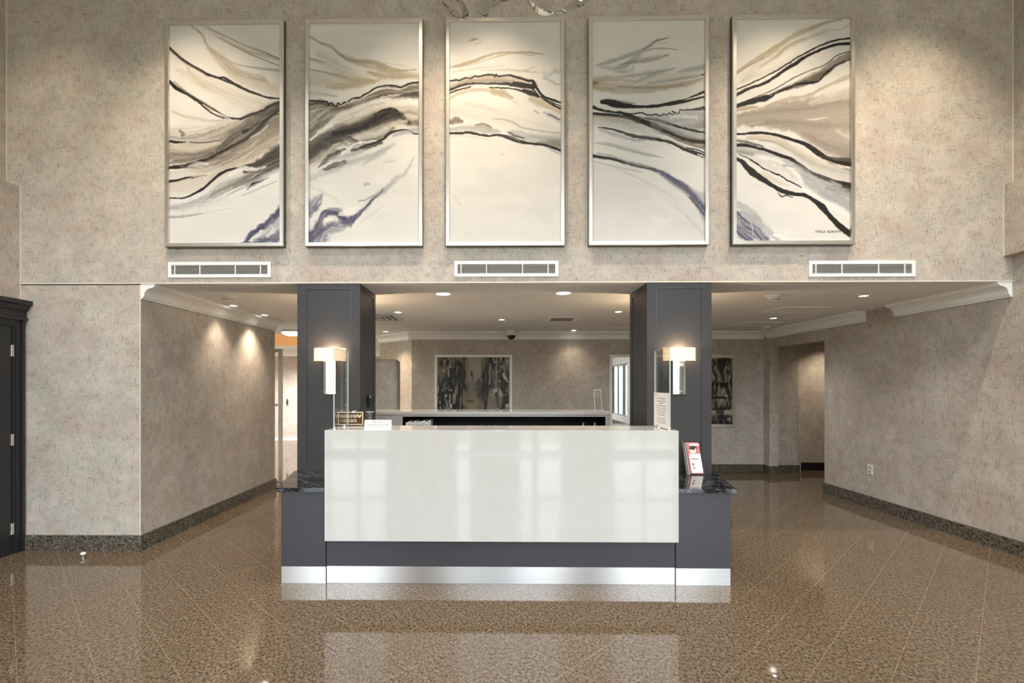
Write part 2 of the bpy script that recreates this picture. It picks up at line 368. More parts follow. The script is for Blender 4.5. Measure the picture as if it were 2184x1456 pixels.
# light corner beads on the wallpaper edges
struct('trim_bead_left', MB().box(XL-.004, XL+.003, F-.003, F+.004, BH, C-.01), 'bead')
struct('trim_bead_header', MB().box(-4.41, XR-.002, F-.003, F+.003, C+.001, C+.010), 'bead')
struct('trim_bead_lobby', MB().box(-4.4225, -4.416, F-.008, F-.0006, BH, 3.36).box(-4.552, -4.546, F-.008, F-.0006, 3.362, TOP-.01), 'bead')
struct('trim_bead_right', MB().box(4.563, 4.569, F-.007, F-.0006, 2.69, 3.33).box(XR-.006, XR-.0006, F-.007, F-.0006, 3.34, TOP-.01), 'bead')
# crown moulding: the profile is (out from wall, height below ceiling)
PR = [(0, 0), (.13, 0), (.13, -.02), (.116, -.02), (.116, -.03), (.106, -.034), (.0784, -.0391), (.0546, -.0536), (.0378, -.0761), (.032, -.108), (.028, -.108), (.028, -.118), (.014, -.122), (.014, -.136), (0, -.136)]
def crown_x(name, x, sgn, y0, y1): return struct(name, MB().prism([(x+sgn*o, C-.0008+h) for o, h in PR], 'Y', y0, y1), 'white')
crown_x('trim_crown_left', XL+.0006, 1, F+.004, 7.41)
crown_x('trim_crown_right', XR-.0006, -1, F+.004, 5.93)
crown_x('trim_crown_right_far', XR-.0006, -1, 6.41, YB-.127)
struct('trim_crown_back', MB().prism([(YB-.0006-o, C-.0008+h) for o, h in PR], 'X', -1.568, XR-.0006), 'white')
d = Vector((-.746, .79, 0)).normalized(); nrm = Vector((-.727, -.687, 0)); mb = MB(); rings = []
for p in (Vector((-1.47, YB-.03, 0)), Vector((-2.27, 9.645, 0))): rings.append([mb.bm.verts.new(p+nrm*o+Vector((0, 0, C-.0008+h))) for o, h in PR])
for i in range(len(PR)): mb.bm.faces.new((rings[0][i-1], rings[0][i], rings[1][i], rings[1][i-1]))
mb.bm.faces.new(rings[0]); mb.bm.faces.new(rings[1][::-1]); struct('trim_crown_angled', mb, 'white')
struct('trim_crown_corridor', MB().prism([(13.999-o, C-.0008+h) for o, h in PR], 'X', -8.05, -2.27), 'white')
struct('trim_cove_strip', MB().box(-6.5, -3.3, 9.21, 9.26, C+.05, C+.08), 'cove')
area('cove_lamp', (-4.9, 9.3, C+.1), (R(-78), 0, 0), 3.0, .05, 80, (1, .72, .42))
# black door in the left lobby wall
dr = struct('door_1', MB().box(-4.4195, -4.385, 3.45, 4.475, .005, 2.055), 'door')
cs = MB().box(-4.4195, -4.375, 4.48, 4.575, 0, 2.12).box(-4.4195, -4.36, 4.555, 4.58, 0, 2.12).box(-4.4195, -4.365, 4.505, 4.515, 0, 2.06).box(-4.4195, -4.375, 3.33, 3.445, 0, 2.12).box(-4.4195, -4.375, 3.445, 4.48, 2.06, 2.12)
mk('casing', cs, 'door', dr)
co = [(-4.4195, 2.12), (-4.345, 2.12), (-4.345, 2.145), (-4.36, 2.15), (-4.36, 2.205), (-4.345, 2.21), (-4.325, 2.25), (-4.30, 2.262), (-4.30, 2.30), (-4.4195, 2.30)]
mk('cornice', MB().prism(co, 'Y', 3.28, 4.594), 'door', dr)
for z in (1.784, .979, .174): mk('hinge', MB().box(-4.3848, -4.374, 4.464, 4.492, z, z+.105, .003), 'nickel', dr)
# glass door at the end of the left wall
gd = struct('door_2', MB().frame(-4.25, XL-.005, 0.01, 2.08, 7.66, 7.70, .055), 'steel')
mk('pane', MB().box(-4.2, XL-.06, 7.675, 7.683, .06, 2.03), 'glass', gd); mk('push_bar', MB().box(-4.2, XL-.05, 7.63, 7.655, 1.20, 1.24), 'steel', gd)
# ------------------------------------------------------------------ columns beside the desk
def column(x0, x1, label):
    y0, y1 = F, 5.19; k = .007
    t = thing('column', label, 'column', ((x0+x1)/2, (y0+y1)/2, 0))
    mk('shaft', MB().box(x0+k, x1-k, y0+k, y1-k, 0, C-.002), 'char', t)
    fr = MB(); wv = .085
    for ya, yb in ((y0, y0+k), (y1-k, y1)):
        fr.box(x0, x1, ya, yb, C-.045, C-.002).box(x0, x1, ya, yb, 0, .78).box(x0, x0+wv, ya, yb, .78, C-.045).box(x1-wv, x1, ya, yb, .78, C-.045)
    for xa, xb in ((x0, x0+k), (x1-k, x1)):
        fr.box(xa, xb, y0+k, y1-k, C-.045, C-.002).box(xa, xb, y0+k, y1-k, 0, .78).box(xa, xb, y0+k, y0+wv, .78, C-.045).box(xa, xb, y1-wv, y1-k, .78, C-.045)
    mk('panel_frame', fr, 'char', t)
    bd = MB().frame(x0+wv, x1-wv, .78, C-.045, y0+.001, y0+k, .006)
    for xa, xb in ((x0+.001, x0+k), (x1-k, x1-.001)): bd.frame_x(y0+wv, y1-wv, .78, C-.045, xa, xb, .006)
    mk('panel_bead', bd, 'charline', t); return t
column(-1.842, -1.262, 'charcoal panelled column at the left end of the white desk')
column(1.362, 1.948, 'charcoal panelled column at the right end of the white desk')
# ------------------------------------------------------------------ wall sconces
def sconce(xc, yf, label, flip=1, dx=0.0):
    g = 'lit wall sconces on the charcoal columns'
    t = thing('wall_sconce', label, 'wall lamp', (xc, yf, 1.44), g); s = -flip
    Y = lambda d: yf+s*d
    def bx(mb, x0, x1, d0, d1, z0, z1, b=0): return mb.box(x0, x1, min(Y(d0), Y(d1)), max(Y(d0), Y(d1)), z0, z1, b)
    mk('back_plate', bx(MB(), xc-.057+dx, xc+.057+dx, .0005, .014, 1.442, 1.80, .002), 'chrome', t)
    for a, b in ((-.016, -.003), (.012, .026)): mk('glass_rod', bx(MB(), xc+a+dx, xc+b+dx, .03, .044, 1.47, 1.74, .003), 'glass', t)
    mk('foot_bracket', bx(MB(), xc-.03+dx, xc+.03+dx, .0142, .05, 1.462, 1.4695, .001), 'chrome', t); mk('arm', bx(MB(), xc-.02+dx, xc+.02+dx, .0142, .06, 1.752, 1.80, .002), 'chrome', t)
    n = 14; out = []; inn = []
    for i in range(n+1):
        a = i/n; x = -.147+.294*a; q = 1-abs(2*a-1)**5
        out.append((xc+x, Y(.02+.085*q))); inn.append((xc+x*.975, Y(.02+.081*q)))
    sh = mk('lamp_shade', MB().prism(out+inn[::-1], 'Z', 1.745, 1.862), 'shade', t)
    mk('diffuser', MB().prism([(a, b) for a, b in inn], 'Z', 1.748, 1.7505), 'diffuse', sh)
    mk('bulb', MB().lathe([(.004, 0), (.02, .01), (.026, .03), (.018, .055), (.004, .065)], (xc+.01, Y(.05), 1.775), 16), 'disc', sh, True)
    for zz, ee in ((1.835, 7 if flip > 0 else 26), (1.715, .7)):
        l = bpy.data.lights.new('sconce_glow', 'POINT'); l.energy = ee; l.color = (1, .74, .46); l.shadow_soft_size = .02
        o = bpy.data.objects.new('sconce_glow', l); COL.objects.link(o); o.location = (xc+.01, Y(.06), zz)
    return t
sconce(-1.533, F, 'lit fabric wall sconce with chrome plate on front of the left column', 1, -.006)
sconce(1.648, F, 'lit fabric wall sconce with chrome plate on front of the right column', 1, .002)
sconce(-1.55, 5.19, 'lit wall sconce on the rear face of the left column', -1)
sconce(1.655, 5.19, 'lit wall sconce on the rear face of the right column', -1)
# ------------------------------------------------------------------ reception desk
t = thing('reception_desk', 'long white quartz reception desk on charcoal base with steel kick plates', 'reception desk', (.03, 4.0, 0))
mk('front_panel', MB().box(-1.31, 1.36, 3.79, 3.82, .345, 1.185, .0015), 'quartz', t)['label'] = 'glossy white quartz front panel'
mk('countertop', MB().box(-1.31, 1.36, 3.8205, 4.24, 1.155, 1.185, .0015), 'quartz', t)['label'] = 'white quartz transaction top'
for xa, xb in ((-1.31, -1.285), (1.335, 1.36)): mk('side_cheek', MB().box(xa, xb, 3.8205, 4.24, .345, 1.1545), 'quartz', t)
mk('base_panel', MB().box(-1.318, 1.357, 3.862, 3.89, .131, .36), 'desk', t)
mk('back_panel', MB().box(-1.28, 1.33, 4.16, 4.18, .131, 1.15), 'desk', t)
for xa, xb, xc in ((-1.665, -1.322, -1.835), (1.361, 1.774, 1.94)):
    lo, hi = (xa, xb) if xa < 0 else (xa, xb)
    pts = [(xa, 3.85), (xb, 3.85), (xb, 4.585), (xc, 4.585)] if xa < 0 else [(xa, 3.85), (xb, 3.85), (xc, 4.585), (xa, 4.585)]
    mk('side_base', MB().prism(pts, 'Z', .131, .709), 'desk', t)
    q = [(xa-.035, 3.82), (xb+.012, 3.82), (xb+.012, 4.598), (-1.86, 4.598)] if xa < 0 else [(xa-.001, 3.8225), (xb+.035, 3.8225), (1.962, 4.598), (xa-.001, 4.598)]
    mk('side_top', MB().prism(q, 'Z', .71, .741), 'slab', t)['label'] = 'polished black marble side shelf'
    mk('kick_plate', MB().box(xa, xb, 3.851, 3.87, .001, .13), 'steel', t)['label'] = 'brushed steel kick plate'
    mk('side_kick_return', MB().prism([(xa, 3.871), (xa+.02, 3.871), (xc+.02, 4.58), (xc, 4.58)] if xa < 0 else [(xb-.02, 3.871), (xb, 3.871), (xc, 4.58), (xc-.02, 4.58)], 'Z', .001, .13), 'steel', t)
mk('kick_plate', MB().box(-1.318, 1.357, 3.864, 3.88, .001, .13), 'steel', t)['label'] = 'brushed steel kick plate'
# glass side screens
for x, nm in ((-1.249, 'clear glass screen standing on the left end of the white desk'), (1.306, 'clear glass screen at right end of the desk, notice taped to it')):
    g = thing('glass_screen', nm, 'glass screen', (x, 4.03, 1.1855))
    mk('pane', MB().box(x-.004, x+.004, 3.825, 4.185, 1.1905, 1.808), 'glass', g)
    mk('edge', MB().box(x-.0035, x+.0035, 3.822, 3.825, 1.1905, 1.808).box(x-.0035, x+.0035, 4.185, 4.188, 1.1905, 1.808).box(x-.0035, x+.0035, 3.822, 4.188, 1.808, 1.811), 'gedge', g)
    sg = 1 if x > 0 else -1; xa, xb = sorted((x+sg*.0042, x+sg*.016))
    for ya in (3.87, 4.12): mk('clamp', MB().box(xa, xb, ya, ya+.03, 1.1852, 1.205), 'nickel', g)
# notice on the right screen
nx = 1.2985
t = thing('notice', 'white printed notice sheet on the right glass screen above the desk', 'notice', (nx, 4.02, 1.19))
sheet = mk('sheet', MB().box(nx-.0012, nx+.0008, 3.826, 4.184, 1.192, 1.466), 'paper', t)
ROT = Matrix(((0, 0, -1), (-1, 0, 0), (0, 1, 0)))   # reads from the desk's left side
rows = [(1.452, 'n  hin', .014, 4.15), (1.420, 'NOTICE TO ALL RESIDENTS', .013, 4.02), (1.398, 'AND VISITORS OF THE BUILDING', .013, 4.02), (1.381, 'PLEASE READ', .014, 4.02)]
rows += [(1.362, 'Please sign in at the desk before you go up', .012, 4.02)]
body = ['All visitors must be announced by the desk', 'Parcels are held for the resident named', 'Deliveries use the side entrance only', 'Keep the lobby clear at all times', 'Do not leave parcels on the side shelf', 'Ask the desk for a visitor parking permit', 'Thank you for your care and patience']
rows += [(1.343-.0175*i-(.008 if i > 3 else 0), b, .0115, 4.02) for i, b in enumerate(body)]+[(1.204, 'The Management', .012, 4.12)]
for z, s, sz, y in rows: text('print_line', s, sz, (nx-.0015, y-.02, z), ROT, 'ink', sheet, .0002, sx=1.2)
# plaque and sign on the desk
PLQ = set(bpy.data.objects)
t = thing('award_plaque', 'brown and gold award plaque standing on left end of the desk', 'plaque', (-1.203, 4.1, 1.185))
mk('back_board', MB().box(-1.316, -1.090, 4.1, 4.115, 1.188, 1.307, .002), 'black', t); mk('face', MB().box(-1.303, -1.103, 4.096, 4.0998, 1.198, 1.297), 'brown', t)
mk('border', MB().frame(-1.309, -1.097, 1.193, 1.302, 4.0925, 4.0998, .007), 'gold', t)
text('lettering', 'CONSUMER', .034, (-1.215, 4.0945, 1.264), FRONT, 'gold', t, .001, bold=.0006, sx=.78); text('lettering', 'CHOICE', .034, (-1.205, 4.0945, 1.226), FRONT, 'gold', t, .001, bold=.0006, sx=.85)
mk('swoosh', MB().prism([(-1.148, 1.280), (-1.140, 1.283), (-1.129, 1.268), (-1.116, 1.283), (-1.110, 1.277), (-1.119, 1.256), (-1.134, 1.254)], 'Y', 4.0935, 4.0958), 'gold', t)
mk('foot', MB().box(-1.25, -1.15, 4.09, 4.125, 1.1852, 1.188), 'black', t); mk('reflection_blob', MB().lathe([(.002, -.011), (.009, -.007), (.012, 0), (.008, .009), (.002, .012)], (-1.176, 4.088, 1.300), 14).lathe([(.001, -.006), (.006, 0), (.001, .007)], (-1.158, 4.09, 1.309), 10), 'plastic', t, True)  # white blobs stand in for reflections at the plaque's top edge
for o in set(bpy.data.objects)-PLQ:
    if o.parent is None: o.location += Vector((-.029, .104, 0))
t = thing('desk_sign', 'small white tent sign with grey lettering on front of the desk', 'sign', (-.92, 3.86, 1.185))
mk('card', MB().prism([(3.84, 1.1855), (3.855, 1.259), (3.859, 1.259), (3.90, 1.1855), (3.896, 1.1855), (3.857, 1.254), (3.845, 1.1855)], 'X', -1.022, -.815), 'paper', t)
SL = Matrix.Rotation(R(-11.5), 3, 'X') @ FRONT
text('lettering', 'FIRE SAFETY', .017, (-.915, 3.8505, 1.242), SL, 'ink', t, .0004); text('lettering', 'INFORMATION DESK', .018, (-.915, 3.8465, 1.222), SL, 'ink', t, .0004)
mk('rule', MB().box(-1.0, -.835, 3.842, 3.8445, 1.205, 1.2065), 'ink', t)
t = thing('tumbler', 'clear glass tumbler on the desk behind the white tent sign', 'glass', (-1.05, 4.12, 1.1853))
pr = [(.026, 0), (.030, .006), (.034, .12), (.032, .12), (.028, .01), (.002, .008)]; mk('body', MB().lathe([(r, h+1.1855) for r, h in pr], (-1.05, 4.13, 0), 28), 'glass', t, True); mk('rim', MB().lathe([(.0335, 1.304), (.0345, 1.3055), (.0335, 1.307), (.0318, 1.3055), (.0335, 1.304)], (-1.05, 4.13, 0), 28), 'gedge', t, True)
# access reader on the left column
t = thing('access_reader', 'black access reader on inner side of the left column', 'card reader', (-1.262, 4.9, 1.32))
mk('body', MB().box(-1.2615, -1.245, 4.87, 4.925, 1.315, 1.43, .004), 'void', t); mk('cover', MB().box(-1.2445, -1.242, 4.88, 4.915, 1.40, 1.425, .001), 'grey', t)
# brochure holder on the right shelf
t = thing('brochure_holder', 'clear stand of pink brochures on the right black side shelf', 'brochure holder', (1.75, 4.45, .7415))
def lean(mb):
    for v in mb.bm.verts: v.co.y += (v.co.z-.742)*.42; 
    return mb
x0, x1 = 1.692, 1.812
mk('stand', lean(MB().box(x0, x1, 4.462, 4.468, .742, .96).box(x0, x1, 4.425, 4.462, .742, .748).box(x0, x1, 4.42, 4.425, .742, .79)), 'glass', t)
for k in (2, 1, 0): bro = mk('brochure', lean(MB().box(x0+.004, x1-.004, 4.432+k*.009, 4.439+k*.009, .749, 1.0+k*.004)), 'pink' if k else 'paper', t)
fy = 4.4315
mk('photo_print', lean(MB().box(x0+.004, x1-.004, fy-.0008, fy, .915, 1.0)), 'pink', bro); mk('face_print', lean(MB().prism([(1.722, .92), (1.715, .945), (1.72, .968), (1.74, .978), (1.765, .972), (1.775, .95), (1.768, .92)], 'Y', fy-.0016, fy-.0009)), 'skin', bro)
mk('hair_print', lean(MB().prism([(1.712, .958), (1.722, .975), (1.75, .982), (1.782, .972), (1.784, .96), (1.768, .962), (1.758, .945), (1.742, .95), (1.728, .948)], 'Y', fy-.0022, fy-.0017)), 'dark', bro)
mk('header_print', lean(MB().box(x0+.03, x1-.004, fy-.0016, fy-.0009, .984, 1.0)), 'paper', bro); 
for a, b, c, d in ((1.715, 1.79, .868, .875), (1.722, 1.738, .815, .836), (1.724, 1.744, .792, .802)): mk('caption_print', lean(MB().box(a, b, fy-.0012, fy, c, d)), 'ink', bro)
mk('stripe_print', lean(MB().box(x0+.004, x0+.016, fy-.0012, fy, .75, .915)), 'pink', bro); mk('stripe_print', lean(MB().box(x0+.0165, x1-.004, fy-.0012, fy, .75, .757)), 'pink', bro)
t = thing('sign_holder', 'thin clear sign holder beside the pink brochures on right side shelf', 'sign holder', (1.655, 4.42, .7415))
mk('panel', lean(MB().box(1.672, 1.676, 4.40, 4.47, .742, 1.01)), 'gedge', t); mk('foot', MB().box(1.645, 1.69, 4.40, 4.46, .7414, .745), 'glass', t)
# ---------- the abstract paintings, painted stroke by stroke into colour attributes ----------
def _hash(ix, iy, seed):
    h = (ix.astype(np.int64)*374761393 + iy.astype(np.int64)*668265263 + seed*974711) & 0xFFFFFFFF
    h = ((h ^ (h >> 13))*1274126177) & 0xFFFFFFFF
    return ((h ^ (h >> 16)) & 0xFFFF)/65535.0
def vnoise(x, y, seed=0):
    ix = np.floor(x); iy = np.floor(y); fx = x-ix; fy = y-iy
    fx = fx*fx*(3-2*fx); fy = fy*fy*(3-2*fy)
    a = _hash(ix, iy, seed); b = _hash(ix+1, iy, seed); c = _hash(ix, iy+1, seed); d = _hash(ix+1, iy+1, seed)
    return (a*(1-fx)+b*fx)*(1-fy)+(c*(1-fx)+d*fx)*fy
def fbm(x, y, seed=0, o=3):
    s = 0; a = .5; n = 0
    for k in range(o):
        s = s+a*vnoise(x*2**k, y*2**k, seed+k*17); n += a; a *= .5
    return s/n
def sstep(a, b, x):
    t = np.clip((x-a)/(b-a), 0, 1)
    return t*t*(3-2*t)
def catmull(p, n=9):
    p = np.array(p, float)
    if len(p) < 3:
        return np.linspace(p[0], p[-1], n)
    q = np.vstack([2*p[0]-p[1], p, 2*p[-1]-p[-2]]); out = []
    for i in range(1, len(q)-2):
        for t in np.arange(n)/n:
            a, b, c, d = q[i-1], q[i], q[i+1], q[i+2]
            out.append(.5*((2*b)+(-a+c)*t+(2*a-5*b+4*c-d)*t*t+(-a+3*b-3*c+d)*t**3))
    out.append(p[-1]); return np.array(out)
INK = {'k': (24, 22, 20), 'd': (62, 58, 54), 'g': (118, 110, 101), 't': (172, 158, 137), 'l': (196, 187, 175),
       'b': (74, 74, 96), 'n': (58, 58, 80), 's': (158, 160, 162), 'w': (228, 225, 220), 'o': (92, 82, 70), 'u': (158, 149, 139)}
def lin(c):
    c = np.array(c, float)/255
    return np.where(c <= .04045, c/12.92, ((c+.055)/1.055)**2.4)
def stroke(img, PX, PY, pts, wid, col, al=1., edge=.4, streak=0., wob=0., side=0, seed=0):
    c = catmull(pts); wid = np.atleast_1d(np.array(wid, float))
    m = wid.max()+abs(wob)*2+4
    x0, y0 = c.min(0)-m; x1, y1 = c.max(0)+m
    r = np.nonzero((PY[:, 0] >= y0) & (PY[:, 0] <= y1))[0]; q = np.nonzero((PX[0] >= x0) & (PX[0] <= x1))[0]
    if not len(r) or not len(q): return
    sl = (slice(r[0], r[-1]+1), slice(q[0], q[-1]+1))
    X = PX[sl]; Y = PY[sl]
    if wob:
        X = X+(fbm(X/26, Y/26, seed+5)-.5)*wob*2; Y = Y+(fbm(X/22, Y/22, seed+9)-.5)*wob*2
    best = np.full(X.shape, 1e9); S = np.zeros(X.shape); D = np.zeros(X.shape)
    L = np.concatenate([[0], np.cumsum(np.hypot(*np.diff(c, axis=0).T))])
    for i in range(len(c)-1):
        a = c[i]; v = c[i+1]-a; l = math.hypot(*v)
        if l < 1e-6: continue
        t = np.clip(((X-a[0])*v[0]+(Y-a[1])*v[1])/(l*l), 0, 1)
        ex = X-a[0]-t*v[0]; ey = Y-a[1]-t*v[1]; dd = ex*ex+ey*ey
        k = dd < best
        best = np.where(k, dd, best); S = np.where(k, L[i]+t*l, S)
        D = np.where(k, np.sign(v[0]*(Y-a[1])-v[1]*(X-a[0]))*np.sqrt(dd), D)
    W = np.interp(S/L[-1], np.linspace(0, 1, len(wid)), wid) if len(wid) > 1 else wid[0]
    W = 1.0+(1.6 if edge > .65 else 1.15)*W*(.8+.4*fbm(S/45, S*0+seed, seed))
    qd = np.abs(D)/np.maximum(W, .5)
    A = 1-sstep(1-edge, 1.0, qd)
    if streak: 
        n = fbm(S/150+3, D/9, seed+31, 4); A = A*(1-streak+streak*sstep(.36, .62, n))
    if side: A = A*np.clip(.5+.5*side*D/np.maximum(W, .5), 0, 1)**.9
    A = np.minimum(A*al*1.12, .97)[..., None]
    img[sl] = img[sl]*(1-A)+np.array(INK[col])/255*A
# each stroke: points, half widths, ink, alpha, edge, streak, wobble, side
A1 = [
 ([(32,850),(300,840),(500,750),(718,620)],[60,100,110,120],'t',.6,.9,.3,8,0),
 ([(32,1060),(250,1000),(500,920),(718,830)],[50,60,70,80],'l',.7,.9,.4,8,0),
 ([(165,40),(230,95),(280,190),(370,300),(460,370)],[4,9,14,22,20],'t',.35,.9,.5,4,0),
 ([(235,45),(330,95),(420,160),(560,220),(718,260)],[4,8,9,10,9],'t',.55,.8,.4,3,0),
 ([(265,50),(380,110),(500,170),(620,215),(718,262)],[2,3,4,7,6],'g',.5,.7,.2,2,0),
 ([(300,100),(420,165),(520,220),(640,270),(718,302)],[2,4,4,4,3],'g',.55,.6,.2,2,0),
 ([(170,42),(240,105),(270,170),(380,255),(500,300),(718,330)],[2,3,3,4,6,8],'g',.5,.7,.3,3,0),
 ([(280,190),(350,250),(430,330),(520,370),(620,410),(718,420)],[14,30,38,34,42,50],'t',.6,.9,.6,8,0),
 ([(350,240),(430,320),(540,370),(640,385)],[8,16,20,14],'g',.35,.9,.7,6,0),
 ([(420,360),(560,420),(718,470)],[16,24,30],'l',.7,.9,.5,6,0),
 ([(640,360),(690,395),(718,380)],[20,26,14],'w',.7,.8,.3,8,0),
 ([(80,320),(230,390),(420,490),(600,540),(690,520)],[14,46,52,40,14],'l',.7,1,.6,8,0),
 ([(140,300),(200,380),(300,440),(420,470)],[10,20,22,10],'t',.5,1,.7,8,0),
 ([(32,180),(90,235),(150,280),(210,315),(270,350),(340,375),(420,412)],[7,7,8,8,9,6,3],'k',.9,.5,.12,3,0),
 ([(330,372),(370,372),(440,415),(520,455),(590,482),(650,500),(718,506)],[5,8,8,7,7,6,4],'k',.92,.4,.1,3,0),
 ([(32,180),(80,228),(150,286),(230,334)],[14,12,10,8],'o',.45,.9,.4,3,0),
 ([(32,390),(70,430),(130,465),(200,510),(260,550),(330,590),(390,622),(470,632)],[9,10,9,9,9,8,7,5],'k',.92,.4,.12,3,0),
 ([(60,400),(140,465),(230,520),(320,575)],[8,9,8,5],'o',.5,.8,.4,3,0),
 ([(240,540),(320,590),(410,632)],[2,4,2],'w',.95,.5,0,1,0),
 ([(215,530),(290,590),(370,630)],[2,4,3],'k',.8,.5,0,2,0),
 ([(32,700),(150,700),(270,680),(370,640)],[30,24,22,12],'l',.75,.9,.6,8,0),
 ([(50,580),(160,620),(280,640),(360,640)],[8,12,12,6],'t',.5,1,.6,5,0),
 ([(32,750),(160,760),(300,730),(420,680),(520,640)],[24,36,40,46,20],'g',.62,.8,.6,8,0),
 ([(95,700),(115,720),(110,735)],[8,14,8],'d',.5,1,.3,8,0),
 ([(32,770),(80,776),(130,772)],[8,7,3],'k',.9,.5,.1,3,0),
 ([(160,775),(220,780),(310,772),(360,760)],[3,6,5,2],'d',.85,.6,.2,3,0),
 ([(32,840),(160,870),(330,840),(460,750),(560,680),(718,590)],[40,36,50,62,66,58],'g',.85,.7,.55,10,0),
 ([(32,815),(150,820),(260,800),(350,780)],[26,26,20,8],'l',.75,.9,.5,6,0),
 ([(320,860),(430,760),(520,690),(620,620),(718,560)],[16,44,40,36,26],'d',.75,.9,.6,8,0),
 ([(470,632),(540,605),(610,580),(660,550),(718,528)],[7,8,8,12,12],'k',.92,.5,.1,4,0),
 ([(560,610),(640,590),(718,545)],[14,22,18],'d',.7,1,.5,6,0),
 ([(490,715),(520,700)],[7,7],'k',.8,.8,0,4,0),
 ([(32,935),(120,928),(200,905),(280,880),(350,840)],[13,13,12,13,8],'k',.94,.5,.12,4,0),
 ([(40,905),(150,885),(300,850)],[10,12,12],'d',.6,1,.5,4,0),
 ([(350,845),(430,800),(510,755),(570,700),(630,640),(718,575)],[10,12,11,10,11,8],'k',.85,.6,.2,4,0),
 ([(410,800),(500,765),(590,700),(660,620),(718,600)],[4,6,5,4,3],'k',.8,.6,.2,3,0),
 ([(350,862),(410,835)],[4,9],'w',.9,.6,.2,4,0),
 ([(530,752),(590,720),(640,675)],[3,7,3],'w',.95,.5,.1,4,0),
 ([(100,925),(220,940),(340,900),(480,830),(600,760),(718,690)],[10,30,46,60,64,60],'g',.7,.8,.6,8,0),
 ([(300,990),(420,920),(560,830),(718,740)],[20,40,46,44],'t',.5,1,.6,8,0),
 ([(480,880),(600,800),(718,730)],[3,4,3],'w',.5,.8,.4,3,0),
 ([(600,870),(690,810),(718,770)],[3,4,4],'w',.75,.7,.2,3,0),
 ([(32,975),(130,965),(260,950),(350,930)],[22,20,22,10],'l',.7,.9,.5,6,0),
 ([(150,930),(210,908),(270,915)],[5,10,5],'w',.7,.8,.2,6,0),
 ([(32,1022),(90,1012),(150,998),(180,1000)],[8,7,7,3],'k',.92,.5,.1,3,0),
 ([(170,1000),(260,985)],[8,4],'g',.7,.9,.3,4,0),
 ([(32,1060),(150,1080),(300,1000),(420,940)],[14,20,18,10],'l',.6,1,.6,6,0),
 ([(32,1128),(120,1126),(190,1098),(250,1062),(300,1015),(360,970),(430,945),(500,935)],[3,4,6,7,8,8,8,6],'k',.95,.35,.05,3,0),
 ([(480,935),(560,920),(640,880),(718,830)],[8,16,30,38],'k',.85,.8,.25,7,0),
 ([(500,960),(600,930),(718,880)],[14,34,50],'d',.85,.8,.5,8,0),
 ([(440,1060),(540,1000),(640,940),(718,910)],[16,30,34,30],'d',.75,.9,.6,8,0),
 ([(400,985),(480,945),(560,950),(630,935)],[8,14,12,4],'w',.85,.7,.2,8,0),
 ([(32,1190),(150,1175),(260,1130),(360,1060),(470,1020)],[18,22,26,30,24],'s',.8,.8,.55,7,0),
 ([(300,1110),(400,1060),(520,1010)],[14,26,24],'g',.65,.9,.6,7,0),
 ([(210,1190),(330,1130),(460,1070),(600,1010),(718,960)],[8,12,16,16,14],'s',.75,.9,.5,6,0),
 ([(515,1075),(550,1045),(600,1025),(650,1000)],[4,11,6,2],'k',.85,.5,.1,4,0),
 ([(180,1205),(300,1150),(420,1085),(500,1050)],[2,5,5,3],'w',.8,.7,.3,4,0),
 ([(400,1120),(540,1060),(718,970)],[4,8,12],'w',.8,.8,.3,5,0),
 ([(480,1115),(600,1065),(700,1020)],[3,5,4],'s',.6,.9,.3,5,0),
 ([(36,1247),(90,1246),(140,1240),(240,1222)],[8,10,8,3],'s',.85,.6,.2,4,0),
 ([(240,1225),(420,1190)],[5,2],'l',.5,1,.3,4,0),
 ([(510,1395),(540,1355),(590,1320),(640,1295),(680,1250),(718,1215)],[14,18,18,22,26,26],'b',.9,.6,.25,12,0),
 ([(480,1410),(530,1408)],[5,8],'n',.9,.6,.2,6,0),
 ([(520,1395),(560,1345),(620,1310)],[5,6,5],'n',.8,.6,.1,6,0),
 ([(600,1390),(660,1340),(718,1300)],[22,30,40],'s',.7,.8,.3,12,0),
 ([(560,1405),(640,1395),(718,1375)],[18,24,34],'b',.85,.8,.3,16,0),
 ([(640,1370),(680,1330)],[10,12],'w',.6,.9,.3,10,0),
 ([(690,1255),(718,1190)],[14,20],'n',.6,1,.4,14,0),
]
